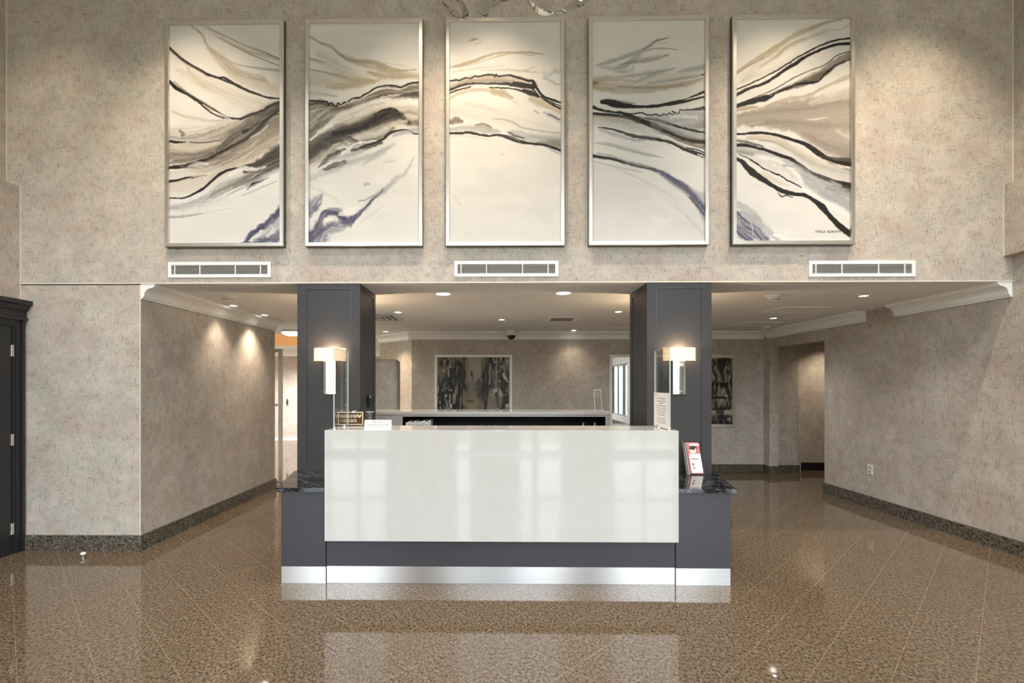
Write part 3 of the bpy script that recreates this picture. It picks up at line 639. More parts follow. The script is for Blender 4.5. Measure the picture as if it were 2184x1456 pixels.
A2 = [
 ([(28,800),(200,700),(400,620),(718,580)],[110,110,90,70],'l',.85,.9,.3,8,0),
 ([(28,760),(180,660),(300,570)],[70,50,30],'g',.6,.9,.4,8,0),
 ([(28,380),(200,370),(400,360)],[70,70,30],'l',.6,1,.4,8,0),
 ([(28,100),(100,145),(170,175),(230,225),(320,265),(430,300),(560,335),(718,365)],[5,7,8,18,16,20,24,14],'t',.75,.7,.45,5,0),
 ([(28,96),(110,148),(165,160),(210,210),(300,255),(420,265),(500,300)],[3,4,5,6,8,14,18],'g',.5,.8,.3,4,0),
 ([(360,268),(440,275),(510,300),(600,322),(700,318)],[4,16,16,7,6],'t',.85,.6,.25,5,0),
 ([(500,270),(640,295)],[5,3],'l',.6,1,.3,4,0),
 ([(28,250),(90,262),(200,310),(330,360),(440,390)],[10,14,14,12,10],'l',.8,.9,.5,6,0),
 ([(28,240),(100,262),(140,268)],[3,4,2],'g',.5,.8,.3,3,0),
 ([(90,215),(130,230),(180,260),(300,320)],[24,26,16,8],'l',.75,1,.6,8,0),
 ([(28,310),(120,330),(200,350),(300,380),(430,392)],[5,6,14,22,12],'t',.75,.8,.4,5,0),
 ([(150,420),(260,418),(380,400),(470,380)],[16,22,20,8],'t',.8,.8,.45,5,0),
 ([(400,330),(480,355),(600,365),(700,358)],[8,18,12,6],'t',.85,.7,.3,4,0),
 ([(28,400),(110,385),(170,400)],[20,18,14],'l',.7,1,.6,6,0),
 ([(28,460),(110,468),(200,480)],[12,12,8],'t',.6,1,.5,6,0),
 ([(28,540),(110,530),(200,560),(310,530),(420,490),(540,450),(640,450),(718,440)],[36,26,24,30,32,34,34,44],'o',.9,.6,.5,6,0),
 ([(28,680),(90,620),(170,570),(280,540)],[80,60,36,20],'o',.65,.8,.55,8,0),
 ([(28,580),(100,560),(200,548)],[4,4,3],'l',.6,.8,.4,3,0),
 ([(440,470),(560,460),(660,445),(718,430)],[8,10,10,8],'g',.7,.8,.4,5,0),
 ([(500,500),(570,500),(640,485),(718,480)],[8,14,14,20],'d',.9,.7,.3,8,0),
 ([(28,510),(90,513),(140,516)],[5,5,4],'k',.92,.5,.1,2,0),
 ([(140,515),(150,535),(165,522),(180,540),(200,545),(208,525),(228,540),(250,520),(262,530),(285,505),(310,495),(350,492),(370,475),(400,462),(440,435),(490,420),(550,418),(590,425),(610,432),(640,412),(680,402),(718,398)],[4,4,4,4,4,4,4,4,5,4,5,5,4,5,5,5,5,6,6,6,6],'k',.95,.4,0,2,0),
 ([(220,545),(300,515),(360,495),(420,460),(470,440),(540,435),(600,440),(640,425)],[2,3,3,4,3,3,4,2],'w',.9,.6,.1,2,0),
 ([(28,760),(110,700),(220,620),(340,570),(480,520),(600,520),(718,525)],[5,14,26,30,26,22,22],'w',.92,.7,.25,8,0),
 ([(180,640),(320,580),(430,540),(500,530)],[6,18,16,6],'l',.8,.9,.6,7,0),
 ([(600,560),(650,570),(718,600)],[10,36,40],'l',.8,.9,.5,10,0),
 ([(640,585),(700,590)],[14,14],'g',.7,1,.5,10,0),
 ([(28,860),(110,790),(220,730),(340,680),(450,640),(560,620),(660,650),(718,650)],[60,70,56,50,50,50,34,30],'g',.9,.6,.55,10,0),
 ([(28,820),(120,760),(230,710),(340,680),(440,650),(530,610),(610,600)],[26,32,32,34,44,44,16],'d',.9,.8,.45,9,0),
 ([(180,720),(260,705),(360,680),(470,620),(540,590),(600,610),(660,655)],[16,20,24,36,30,18,8],'k',.72,.9,.4,9,0),
 ([(440,600),(500,572),(560,570),(600,600)],[5,8,9,5],'k',.75,.8,.2,6,0),
 ([(28,870),(100,800),(190,770),(270,790)],[40,30,24,10],'d',.8,.9,.6,10,0),
 ([(60,810),(150,770),(240,740),(330,770)],[12,20,20,14],'d',.8,.9,.5,8,0),
 ([(100,760),(160,800),(100,880)],[5,26,20],'g',.6,1,.7,8,0),
 ([(330,740),(430,700),(540,660),(640,640)],[16,22,24,16],'l',.75,.9,.6,8,0),
 ([(300,790),(400,760),(480,740),(560,690)],[18,24,22,10],'g',.8,.9,.5,7,0),
 ([(28,960),(110,880),(180,800),(220,780)],[8,12,12,6],'l',.85,.8,.4,8,0),
 ([(28,955),(120,900),(170,880),(220,870),(280,810),(340,780),(420,770),(480,765)],[4,4,10,8,6,6,4,2],'w',.97,.5,.05,6,0),
 ([(90,930),(150,870),(200,840),(250,815)],[5,14,16,8],'d',.85,.8,.3,9,0),
 ([(120,945),(180,925),(250,900)],[8,20,14],'d',.9,.6,.2,8,0),
 ([(180,960),(230,905)],[4,4],'w',.5,.9,.3,5,0),
 ([(350,805),(420,785),(490,757),(530,720),(590,702),(650,700),(690,722),(718,724)],[5,7,8,8,7,6,5,4],'k',.92,.5,.08,4,0),
 ([(300,825),(380,810),(480,780)],[10,12,10],'d',.8,.9,.4,6,0),
 ([(560,730),(620,715),(718,700)],[10,14,18],'s',.8,.8,.3,6,0),
 ([(28,1000),(130,960),(250,910),(360,880),(480,840),(560,790)],[26,24,26,20,18,10],'s',.6,.9,.5,8,0),
 ([(150,880),(270,860),(400,820)],[8,16,8],'s',.7,.9,.5,6,0),
 ([(370,910),(450,860),(530,800)],[8,20,8],'s',.6,.9,.5,8,0),
 ([(380,1045),(400,1040)],[12,10],'s',.75,.9,.2,8,0),
 ([(490,905),(560,895)],[8,10],'l',.8,1,.3,8,0),
 ([(690,865),(640,960),(570,1010),(500,1080),(440,1120),(390,1180),(330,1230)],[4,8,14,16,13,12,14],'s',.8,.8,.4,10,0),
 ([(500,1070),(460,1110),(410,1155),(380,1190),(340,1230),(300,1270)],[4,6,6,7,10,12],'b',.8,.7,.2,8,0),
 ([(340,1150),(400,1130),(470,1095)],[6,10,5],'s',.8,.8,.3,8,0),
 ([(28,1190),(70,1150),(105,1110)],[40,28,10],'b',.6,.9,.5,20,0),
 ([(28,1250),(60,1200),(100,1160)],[10,14,8],'n',.7,.9,.4,12,0),
 ([(28,1380),(80,1330),(100,1270),(140,1220),(200,1210),(260,1270),(320,1235)],[50,36,26,24,26,34,12],'b',.92,.6,.3,14,0),
 ([(28,1405),(90,1400),(130,1330),(200,1300),(280,1280)],[30,34,30,34,20],'b',.7,.8,.5,16,0),
 ([(150,1225),(210,1225),(250,1265)],[10,14,10],'n',.8,.8,.3,10,0),
 ([(130,1265),(165,1262)],[10,10],'w',.9,.5,.1,6,0),
 ([(220,1225),(280,1215),(340,1190)],[10,24,10],'w',.85,.7,.2,10,0),
 ([(150,1190),(230,1205)],[8,10],'s',.7,.8,.2,8,0),
 ([(350,1280),(450,1210),(500,1180)],[3,6,3],'l',.6,1,.4,6,0),
 ([(200,1340),(260,1320)],[10,6],'s',.6,1,.4,10,0),
 ([(28,1050),(100,1080),(180,1130),(220,1150)],[14,12,10,14],'l',.5,1,.6,14,0),
]
A3 = [
 ([(28,560),(200,580),(450,640),(727,720)],[70,80,70,50],'l',.5,1,.4,8,0),
 ([(145,133),(180,124),(210,120)],[4,9,3],'t',.9,.6,.2,3,0),
 ([(190,155),(235,135)],[3,2],'t',.6,.8,.2,2,0),
 ([(28,300),(120,280),(220,245),(310,215),(420,208),(520,210),(620,222)],[4,10,7,5,5,6,3],'t',.85,.7,.25,4,0),
 ([(80,295),(170,275),(250,235)],[6,12,6],'t',.7,.8,.5,4,0),
 ([(200,275),(300,240),(420,215),(560,228)],[3,5,4,4],'t',.6,.8,.3,3,0),
 ([(50,330),(180,310),(370,292)],[4,6,2],'t',.5,.9,.3,3,0),
 ([(220,320),(380,318),(520,330),(590,340)],[3,6,8,4],'t',.55,.9,.4,4,0),
 ([(500,325),(560,300)],[4,3],'t',.6,.9,.2,3,0),
 ([(620,330),(640,360),(690,320)],[10,16,8],'s',.65,1,.5,10,0),
 ([(610,370),(660,385),(700,410),(727,412)],[6,10,10,10],'s',.6,1,.4,8,0),
 ([(700,330),(727,330)],[12,14],'s',.5,1,.5,8,0),
 ([(28,400),(130,380),(260,370),(400,365),(520,385),(570,410)],[18,20,18,16,14,10],'t',.75,.7,.4,4,0),
 ([(28,425),(110,405),(200,390),(320,385),(430,390)],[10,14,12,12,8],'g',.75,.8,.4,3,0),
 ([(28,384),(70,380),(90,382),(130,368),(160,370),(185,355),(215,358),(250,350),(300,348),(312,360),(322,345),(335,358),(400,352),(440,362),(490,376),(520,388),(550,388),(565,405)],[5,5,5,5,5,6,5,6,6,5,6,5,6,6,7,8,9,8],'k',.94,.4,0,2,0),
 ([(28,448),(90,420),(160,408),(250,405),(330,405),(420,410),(500,420),(560,425)],[13,13,11,7,7,13,16,18],'k',.94,.5,.06,4,0),
 ([(430,400),(490,410),(540,425)],[8,14,12],'k',.9,.5,.05,6,0),
 ([(28,455),(90,430),(150,415),(220,412),(330,415),(400,420)],[3,3,3,2,2,3],'w',.9,.5,.05,2,0),
 ([(28,462),(90,440),(160,425)],[5,5,4],'k',.9,.5,.05,3,0),
 ([(280,430),(380,432),(440,440),(490,455)],[3,5,4,5],'k',.9,.5,.05,3,0),
 ([(490,450),(540,465),(590,490)],[10,20,8],'k',.94,.5,.05,5,0),
 ([(555,400),(580,440),(610,480),(660,505),(727,528)],[9,9,8,7,6],'k',.92,.5,.05,3,0),
 ([(560,445),(610,495),(660,530),(727,568)],[6,5,6,7],'k',.94,.4,.05,3,0),
 ([(600,490),(650,515),(727,550)],[3,3,4],'k',.9,.5,.05,2,0),
 ([(565,440),(600,485)],[3,3],'w',.9,.5,0,2,0),
 ([(540,500),(590,520),(660,555),(727,590)],[16,24,16,12],'t',.85,.8,.3,5,0),
 ([(28,490),(110,455),(200,440),(300,450)],[12,14,12,12],'t',.7,.9,.5,6,0),
 ([(300,455),(370,470),(420,495)],[14,20,10],'t',.9,.7,.3,6,0),
 ([(380,490),(470,540)],[6,4],'l',.8,.9,.3,5,0),
 ([(620,590),(680,610),(727,640)],[8,18,20],'s',.75,.9,.5,6,0),
 ([(560,575),(590,595)],[4,4],'s',.8,.8,.2,3,0),
 ([(650,600),(727,638)],[4,5],'d',.6,.9,.3,4,0),
 ([(110,520),(200,545),(320,570)],[8,16,10],'l',.7,1,.5,8,0),
 ([(28,570),(120,590),(200,620)],[16,18,12],'l',.7,1,.5,8,0),
 ([(32,645),(70,635),(105,640)],[14,30,14],'g',.92,.5,.2,8,0),
 ([(190,670),(240,668),(290,688)],[8,20,12],'t',.95,.5,.1,6,0),
 ([(195,660),(250,662),(290,680)],[3,4,5],'g',.7,.7,.1,5,0),
 ([(28,695),(150,685),(270,700),(340,705)],[14,22,22,12],'s',.75,.9,.4,6,0),
 ([(300,625),(400,640),(480,680),(600,705),(727,720)],[3,6,6,6,6],'s',.75,.8,.3,4,0),
 ([(420,705),(500,740),(600,760),(727,775)],[10,26,30,46],'s',.85,.8,.4,6,0),
 ([(560,790),(640,780),(727,790)],[8,16,30],'g',.75,.9,.4,6,0),
 ([(400,710),(440,735),(500,750)],[6,8,3],'d',.7,.9,.3,5,0),
 ([(28,714),(90,716),(150,712),(200,722),(270,735),(340,730),(400,745),(460,768),(540,785),(620,792),(680,810),(727,828)],[7,8,8,6,6,8,12,11,8,7,8,9],'k',.93,.5,.08,4,0),
 ([(340,735),(420,745),(490,780)],[5,7,4],'d',.8,.8,.2,4,0),
 ([(400,740),(470,770)],[2,2],'l',.6,.8,.2,2,0),
 ([(40,735),(150,735),(300,765)],[5,6,3],'l',.7,1,.3,5,0),
 ([(640,810),(700,840),(727,850)],[4,6,8],'s',.7,.9,.3,6,0),
 ([(355,852),(362,852)],[3,3],'t',.7,.8,0,2,0),
 ([(60,1120),(90,1160)],[14,16],'l',.35,1,.5,8,0),
]
A4 = [
 ([(33,640),(300,680),(500,720),(733,740)],[40,50,80,110],'s',.5,.9,.4,8,0),
 ([(33,420),(300,420),(733,390)],[40,60,40],'l',.6,1,.4,8,0),
 ([(60,315),(150,290),(250,255),(340,225),(400,180),(450,155),(520,140)],[6,12,14,14,8,6,3],'s',.75,.8,.35,4,0),
 ([(350,215),(400,190),(430,165),(500,145)],[4,6,5,2],'g',.65,.8,.2,3,0),
 ([(80,325),(170,335),(230,320),(330,260)],[8,16,18,10],'s',.75,.9,.4,6,0),
 ([(230,310),(280,275),(360,225),(450,210),(560,218)],[4,4,5,4,3],'s',.75,.7,.2,3,0),
 ([(200,310),(260,300),(330,290),(400,278),(510,250)],[6,10,14,16,4],'g',.55,.9,.5,5,0),
 ([(180,355),(270,350),(290,320)],[6,14,8],'s',.7,.9,.4,5,0),
 ([(430,180),(500,175)],[2,4],'s',.6,.8,.2,2,0),
 ([(33,415),(120,400),(220,405),(300,420)],[22,20,10,8],'t',.75,.9,.4,6,0),
 ([(200,390),(300,380),(400,365),(500,350)],[8,12,18,4],'s',.7,.9,.5,5,0),
 ([(310,420),(380,390),(430,370),(550,335)],[8,18,12,4],'s',.7,.9,.5,5,0),
 ([(33,440),(150,455),(280,465),(400,462),(520,450),(640,430),(718,405)],[24,26,24,22,18,14,6],'t',.85,.7,.4,6,0),
 ([(180,475),(290,485),(380,480)],[10,12,5],'l',.8,.9,.4,5,0),
 ([(190,450),(330,460),(480,455),(600,438)],[4,6,6,4],'g',.5,.9,.4,4,0),
 ([(380,430),(500,415),(640,395),(733,375)],[4,8,8,5],'s',.75,.8,.3,4,0),
 ([(570,358),(640,345),(733,330)],[6,12,18],'s',.8,.8,.3,5,0),
 ([(33,430),(60,425)],[14,10],'d',.35,1,.4,6,0),
 ([(710,380),(733,378)],[3,3],'k',.8,.6,0,2,0),
 ([(95,546),(130,546),(180,560),(250,572),(360,578),(460,570),(540,552),(620,535),(680,510),(733,484)],[14,22,15,9,9,10,9,8,8,7],'k',.96,.35,.03,2,0),
 ([(120,535),(200,545),(300,556)],[10,12,4],'d',.5,1,.3,3,0),
 ([(500,568),(600,550),(680,530),(733,518)],[8,8,7,6],'k',.94,.4,.05,2,0),
 ([(610,538),(680,518),(733,500)],[1,3,4],'w',.95,.5,0,1,0),
 ([(33,575),(80,595),(150,612),(230,622),(300,650),(370,680),(440,708),(490,738)],[9,10,11,12,14,17,17,14],'k',.94,.5,.1,4,0),
 ([(33,620),(130,630),(240,640),(320,670)],[8,10,12,12],'d',.9,.7,.3,4,0),
 ([(33,600),(130,614),(220,628)],[2,3,2],'w',.7,.6,.2,1,0),
 ([(33,615),(120,624),(200,632)],[5,4,4],'k',.9,.5,.1,2,0),
 ([(220,620),(290,622),(340,615),(370,628),(400,632),(430,628),(455,636),(480,625),(500,632),(515,618),(535,632),(545,615),(530,608),(560,622),(575,618),(578,600),(600,602),(640,600),(690,596),(733,590)],[4,4,4,4,4,4,4,4,4,3,3,3,3,3,4,4,4,6,9,12],'k',.93,.4,0,2,0),
 ([(360,650),(450,660),(540,660),(640,650),(733,660)],[8,20,34,46,60],'s',.85,.8,.35,10,0),
 ([(520,650),(600,640),(680,650)],[6,10,8],'w',.7,.9,.3,10,0),
 ([(600,700),(680,700),(733,690)],[10,18,26],'g',.6,.9,.5,8,0),
 ([(390,655),(450,668),(520,690),(600,715),(680,735),(733,742)],[4,6,8,7,8,6],'k',.88,.5,.1,5,0),
 ([(330,650),(420,660),(500,680)],[6,10,8],'g',.85,.8,.3,5,0),
 ([(400,670),(500,705),(600,750),(733,775)],[8,16,22,22],'s',.8,.8,.5,5,0),
 ([(400,690),(470,725),(560,765),(640,790),(733,805)],[10,22,26,26,18],'g',.9,.7,.4,5,0),
 ([(470,725),(540,755),(610,785),(680,800),(733,805)],[8,11,12,13,12],'k',.88,.6,.1,4,0),
 ([(560,800),(650,825),(733,840)],[12,14,14],'g',.8,.8,.4,4,0),
 ([(33,640),(130,650),(240,670),(330,690)],[10,14,12,6],'t',.6,1,.5,5,0),
 ([(360,720),(420,750),(480,770)],[2,3,2],'w',.9,.6,.2,2,0),
 ([(70,707),(140,715),(220,740),(300,765),(380,775),(460,790)],[3,6,8,11,12,11],'d',.9,.6,.15,4,0),
 ([(80,720),(180,755),(280,785),(360,792)],[5,10,10,6],'s',.75,.9,.4,4,0),
 ([(440,785),(520,805),(600,845),(670,870),(733,893)],[8,9,10,12,11],'k',.9,.5,.1,3,0),
 ([(480,760),(560,800),(640,830),(733,860)],[3,4,4,3],'w',.95,.5,.1,2,0),
 ([(620,840),(680,850),(733,872)],[3,4,3],'k',.8,.5,.1,2,0),
 ([(690,880),(720,890),(733,905)],[3,4,4],'w',.8,.6,0,2,0),
 ([(55,806),(130,812),(210,835),(300,860),(380,880),(470,900)],[4,10,12,10,9,3],'s',.75,.8,.3,5,0),
 ([(33,886),(90,898),(150,905),(220,925),(300,945),(370,960),(440,985)],[10,9,9,12,12,12,12],'d',.94,.5,.1,3,0),
 ([(33,884),(120,900),(220,922)],[6,6,6],'k',.8,.6,.1,3,0),
 ([(60,870),(160,890),(260,925),(400,960)],[4,6,8,6],'s',.75,.9,.4,4,0),
 ([(410,975),(480,1005),(540,1050),(600,1085),(650,1130),(700,1185),(733,1230)],[8,20,24,26,28,26,22],'b',.93,.6,.15,5,0),
 ([(640,1090),(690,1130),(733,1160)],[8,20,34],'s',.75,.9,.3,6,0),
 ([(440,995),(540,1070),(620,1130),(680,1200),(733,1280)],[4,6,7,10,14],'s',.85,.7,.2,5,0),
 ([(640,1150),(690,1210),(733,1268)],[6,6,6],'n',.8,.6,.1,4,0),
 ([(500,1010),(570,1060)],[6,6],'n',.6,.8,.2,4,0),
 ([(33,920),(130,945),(240,970),(340,990)],[3,5,5,3],'s',.6,.9,.4,3,0),
 ([(160,960),(280,1010),(380,1060),(560,1160)],[4,8,8,8],'l',.5,1,.5,5,0),
 ([(350,1190),(450,1180),(560,1240),(650,1310)],[14,30,22,14],'w',.55,.9,.4,14,0),
 ([(410,1280),(470,1300),(520,1290)],[6,14,6],'w',.7,.8,.2,10,0),
 ([(500,1180),(600,1250),(720,1380)],[4,8,8],'s',.35,1,.5,8,0),
 ([(33,1100),(400,1100),(700,1300)],[200,220,120],'s',.16,1,.3,20,0),
]
A5 = [
 ([(32,840),(300,920),(500,1010),(742,1110)],[40,60,80,110],'s',.5,.9,.3,8,0),
 ([(32,365),(130,300),(260,220),(400,130),(520,80),(600,50),(690,32)],[8,12,14,12,12,10,4],'t',.85,.7,.3,4,0),
 ([(32,375),(110,320),(220,265),(300,215)],[3,4,5,3],'g',.45,.8,.3,3,0),
 ([(80,410),(170,330),(280,260),(380,190),(480,150),(600,110)],[20,26,20,16,10,6],'l',.85,.9,.5,6,0),
 ([(180,330),(270,270),(360,195),(460,150)],[4,8,10,6],'t',.7,.9,.3,4,0),
 ([(480,150),(600,100),(690,95),(742,55)],[5,9,6,6],'l',.85,.9,.4,5,0),
 ([(32,470),(140,425),(250,370),(330,325),(400,280),(470,240),(560,195),(650,165),(742,152)],[4,4,4,5,5,5,5,6,5],'k',.92,.4,.05,3,0),
 ([(32,440),(140,400),(260,350),(420,255)],[14,18,18,14],'l',.8,.9,.4,4,-1),
 ([(32,505),(110,465),(200,435),(270,395),(340,345),(400,310),(450,275),(530,235),(620,200),(690,188),(742,186)],[12,9,8,9,9,10,10,8,8,9,9],'k',.95,.4,.04,3,0),
 ([(32,565),(150,520),(270,470),(400,395),(500,350),(590,315),(660,260),(742,232)],[2,2,3,3,3,3,3,3],'k',.75,.6,.1,2,0),
 ([(32,575),(100,555),(170,535),(230,520),(265,505)],[12,14,19,20,9],'k',.95,.4,.06,5,0),
 ([(250,505),(330,470),(420,440),(500,405),(580,365),(640,315),(742,258)],[8,14,22,30,28,24,26],'g',.92,.5,.3,4,0),
 ([(400,440),(480,425),(550,390),(610,350)],[8,16,16,8],'d',.75,.9,.4,5,0),
 ([(260,500),(350,465),(430,435),(520,428),(560,405),(600,360),(660,320),(742,285)],[4,8,6,7,6,5,5,4],'k',.88,.5,.08,4,0),
 ([(560,410),(580,385),(640,340)],[3,4,2],'k',.8,.5,.1,3,0),
 ([(32,600),(110,585),(170,580)],[14,14,5],'t',.95,.5,.2,4,0),
 ([(110,610),(250,565),(360,530),(480,510),(600,450),(742,390)],[3,6,12,10,8,14],'t',.75,.8,.3,5,0),
 ([(32,665),(160,650),(300,640),(450,640),(600,640),(742,620)],[40,60,90,110,130,140],'u',.95,.35,.15,10,0),
 ([(330,690),(480,730),(600,790),(742,830)],[10,60,80,100],'u',.9,.5,.15,10,0),
 ([(500,560),(620,520),(742,500)],[14,28,30],'l',.8,.8,.3,8,0),
 ([(32,640),(150,620),(330,600),(520,590),(742,560)],[8,14,18,22,26],'g',.42,1,.6,8,0),
 ([(100,690),(250,680),(420,690),(600,700),(742,700)],[14,20,24,20,20],'g',.4,1,.6,8,0),
 ([(450,760),(560,820),(650,860),(742,880)],[20,50,60,70],'g',.45,.9,.4,10,0),
 ([(480,662),(540,660),(600,648)],[3,6,2],'w',.6,.8,.2,3,0),
 ([(60,700),(130,690),(210,670)],[6,8,4],'w',.4,1,.5,5,0),
 ([(660,730),(742,780)],[12,16],'l',.7,1,.4,8,0),
 ([(32,752),(80,752),(130,745),(200,745),(270,755),(340,775),(400,795),(450,812),(490,835),(530,865),(590,905),(650,930),(742,945)],[6,6,9,7,9,9,10,12,17,18,12,12,14],'k',.95,.4,.04,3,0),
 ([(560,890),(650,910),(742,920)],[4,10,16],'d',.8,.8,.2,4,0),
 ([(600,930),(680,965),(742,990)],[4,7,12],'k',.75,.6,.1,4,0),
 ([(640,945),(700,972)],[2,4],'w',.9,.5,0,2,0),
 ([(100,775),(200,775),(320,810),(440,880),(560,950),(742,1020)],[16,24,34,44,46,40],'l',.95,.6,.4,6,0),
 ([(180,790),(300,810),(420,880),(560,960),(742,1010)],[8,14,18,18,26],'s',.7,.9,.6,6,0),
 ([(120,780),(260,800),(360,850)],[4,6,4],'t',.7,.8,.3,3,0),
 ([(32,790),(110,805),(200,830)],[10,12,6],'d',.7,1,.5,3,0),
 ([(32,820),(90,822),(160,838),(230,858),(300,885),(370,910),(430,950),(490,995),(560,1025),(640,1055),(742,1085)],[11,10,9,10,11,11,12,13,13,16,20],'k',.95,.4,.05,3,0),
 ([(600,1090),(680,1100),(742,1110)],[8,34,34],'d',.8,1,.4,12,0),
 ([(620,1050),(690,1080)],[2,3],'w',.7,.8,.3,5,0),
 ([(32,850),(120,865),(220,890),(340,950),(450,1010),(560,1080),(742,1190)],[12,16,24,40,50,60,56],'s',.85,.7,.5,8,0),
 ([(32,860),(130,880),(170,900)],[8,10,6],'g',.7,.9,.4,4,0),
 ([(150,890),(260,920),(380,990),(440,1060)],[14,26,30,16],'w',.8,.8,.4,8,0),
 ([(330,950),(420,960),(500,1010)],[10,12,10],'s',.8,.9,.5,8,0),
 ([(560,1120),(650,1180),(742,1230)],[16,30,30],'s',.8,.8,.4,8,0),
 ([(440,1090),(560,1170),(680,1230),(742,1280)],[8,16,20,18],'w',.8,.8,.3,6,0),
 ([(50,880),(110,905),(160,935),(200,965),(260,995),(310,1015),(350,1045),(400,1070),(440,1090)],[2,3,5,4,4,5,4,4,3],'k',.85,.5,.1,5,0),
 ([(32,905),(70,925),(100,960),(150,1005),(210,1045),(270,1085),(330,1115),(400,1132),(460,1140),(520,1175),(560,1205),(600,1255),(650,1310),(700,1355),(742,1385)],[9,14,20,17,13,13,14,11,11,14,20,16,17,19,20],'k',.95,.4,.04,4,0),
 ([(200,1000),(300,1060),(360,1080)],[12,18,8],'l',.8,.9,.4,6,0),
 ([(295,1125),(320,1148),(345,1140),(385,1152)],[2,4,3,2],'k',.85,.5,0,3,0),
 ([(32,1190),(120,1240),(190,1300)],[20,24,10],'s',.75,.9,.4,8,0),
 ([(32,1255),(90,1320),(160,1370),(215,1425)],[22,36,34,26],'b',.8,.8,.45,8,0),
 ([(32,1340),(80,1390),(130,1425)],[16,24,20],'n',.8,.9,.4,8,0),
 ([(60,1240),(160,1300),(260,1390),(300,1425)],[8,26,22,14],'s',.75,.9,.4,8,0),
 ([(125,1300),(135,1350),(140,1390)],[2,3,2],'w',.6,.8,0,2,0),
 ([(270,1390),(320,1400),(340,1425)],[8,14,8],'w',.9,.7,0,4,0),
]
ARTS = [(A1, 32, 718, 38, 1413), (A2, 28, 718, 22, 1410), (A3, 28, 727, 15, 1405), (A4, 33, 733, 33, 1430), (A5, 32, 742, 27, 1428)]
def paint(k, nx=210, ny=420):
    S, x0, x1, y0, y1 = ARTS[k]
    PX, PY = np.meshgrid(np.linspace(x0, x1, nx), np.linspace(y0, y1, ny))
    img = np.empty((ny, nx, 3)); img[:] = np.array((219, 216, 212))/255
    n = fbm(PX/160, PY/60, k*7+3); img *= (.965+.06*n)[..., None]
    for i, s in enumerate(S):
        stroke(img, PX, PY, *s, seed=k*100+i)
    return lin(np.clip(img, 0, 1)*255)
def paint_dark(k, nx=150, ny=150):
    u, v = np.meshgrid(np.linspace(0, 1, nx), np.linspace(0, 1, ny))
    img = np.empty((ny, nx, 3)); img[:] = np.array((138, 126, 110))/255
    def mix(A, c): 
        A = np.clip(A, 0, 1)[..., None]; img[:] = img*(1-A)+np.array(c)/255*A
    n = fbm(u*22, v*3.2, 40+k, 4); m = fbm(u*7, v*2.2, 80+k, 3); f = fbm(u*45, v*14, 90+k, 3)
    if k == 0:
        side = sstep(.05, .17, np.abs(u-.50)+.10*(m-.5))
        mix(sstep(.36, .5, n+.25*(m-.5))*side*.95, (42, 41, 39))
        mix(sstep(.52, .62, m)*sstep(.3, .8, f)*side, (24, 24, 24))
        mix((1-side)*(1-sstep(.3, .42, v))*.7, (178, 166, 148))
        mix((1-side)*sstep(.55, .7, v)*.6, (164, 148, 112))
        mix(sstep(.58, .66, n)*side*.75, (176, 166, 150))
        mix(sstep(.56, .66, fbm(u*9, v*26, 7, 3))*(1-side)*sstep(.35, .5, v)*.7, (84, 72, 58))
        mix(sstep(.66, .72, f)*sstep(.2, .3, np.abs(u-.5)), (205, 200, 190))
        mix(sstep(.64, .72, m)*(1-sstep(.3, .5, v)), (60, 62, 60))
    else:
        mix(sstep(.36, .54, n)*.95, (48, 44, 40))
        for a, b, w in ((.40, .05, 1), (.60, .03, .8), (.78, .02, .8), (.98, .04, .9)):
            mix((1-sstep(.3*b, b, np.abs(v-a+.03*(m-.5))))*w*sstep(.25, .5, f+.2), (14, 13, 12))
        mix((1-sstep(.02, .06, np.abs(v-.83+.05*(n-.5))))*.9, (186, 176, 152))
        mix(sstep(.6, .7, f)*.7, (190, 178, 156)); mix(sstep(.6, .7, m)*.7, (28, 26, 25))
    return lin(np.clip(img, 0, 1)*255)
# ------------------------------------------------------------------ the counter behind the desk
t = thing('back_counter', 'pale grey counter with dark open shelf behind the white desk', 'counter', (0, 6.55, 0))
mk('countertop', MB().box(-1.95, 1.412, 6.3, 6.85, 1.155, 1.192, .001), 'quartz', t)
mk('face_frame', MB().box(-1.25, 1.412, 6.31, 6.33, 1.128, 1.1545).box(-1.25, -1.195, 6.31, 6.33, .0, 1.128).box(1.354, 1.412, 6.31, 6.33, .0, 1.128), 'grey', t)
mk('front_panel', MB().box(-1.94, -1.2505, 6.318, 6.34, 0, 1.1545), 'grey', t)
for xa in (1.39, -1.251): mk('end_panel', MB().box(xa, xa+.021, 6.341, 6.84, 0, 1.1545), 'grey', t); mk('inset_panel', MB().box(-1.9, -1.33, 6.31, 6.3175, .2, 1.085), 'beige', t)
mk('lining', MB().box(-1.2295, 1.3895, 6.80, 6.84, 0, 1.1545).box(-1.2295, 1.3895, 6.34, 6.80, 1.14, 1.1545).box(-1.2295, -1.195, 6.335, 6.80, 0, 1.14).box(1.354, 1.3895, 6.335, 6.80, 0, 1.14).box(-1.19, 1.35, 6.34, 6.80, .76, .78), 'void', t)
b0 = None
for k in range(9):
    x = -1.165+k*.036; h = [.27, .285, .275, .29, .28, .285, .295, .28, .30][k]
    lab = ('leftmost', 'second from left', 'third from left', 'fourth from left', 'middle', 'fourth from right', 'third from right', 'second from right', 'rightmost')[k] if k != 4 else 'middle'
    bt = thing('ring_binder', 'white ring binder in dark counter shelf, %s of the row' % lab, 'binder', (x, 6.42, .7805), 'white binders in the counter shelf')
    mk('cover', MB().box(x, x+.031, 6.36, 6.60, .7805, .7805+h, .004), 'paper', bt); mk('spine_label', MB().box(x+.008, x+.023, 6.3575, 6.3597, .88, .7805+h-.03), 'louver', bt)
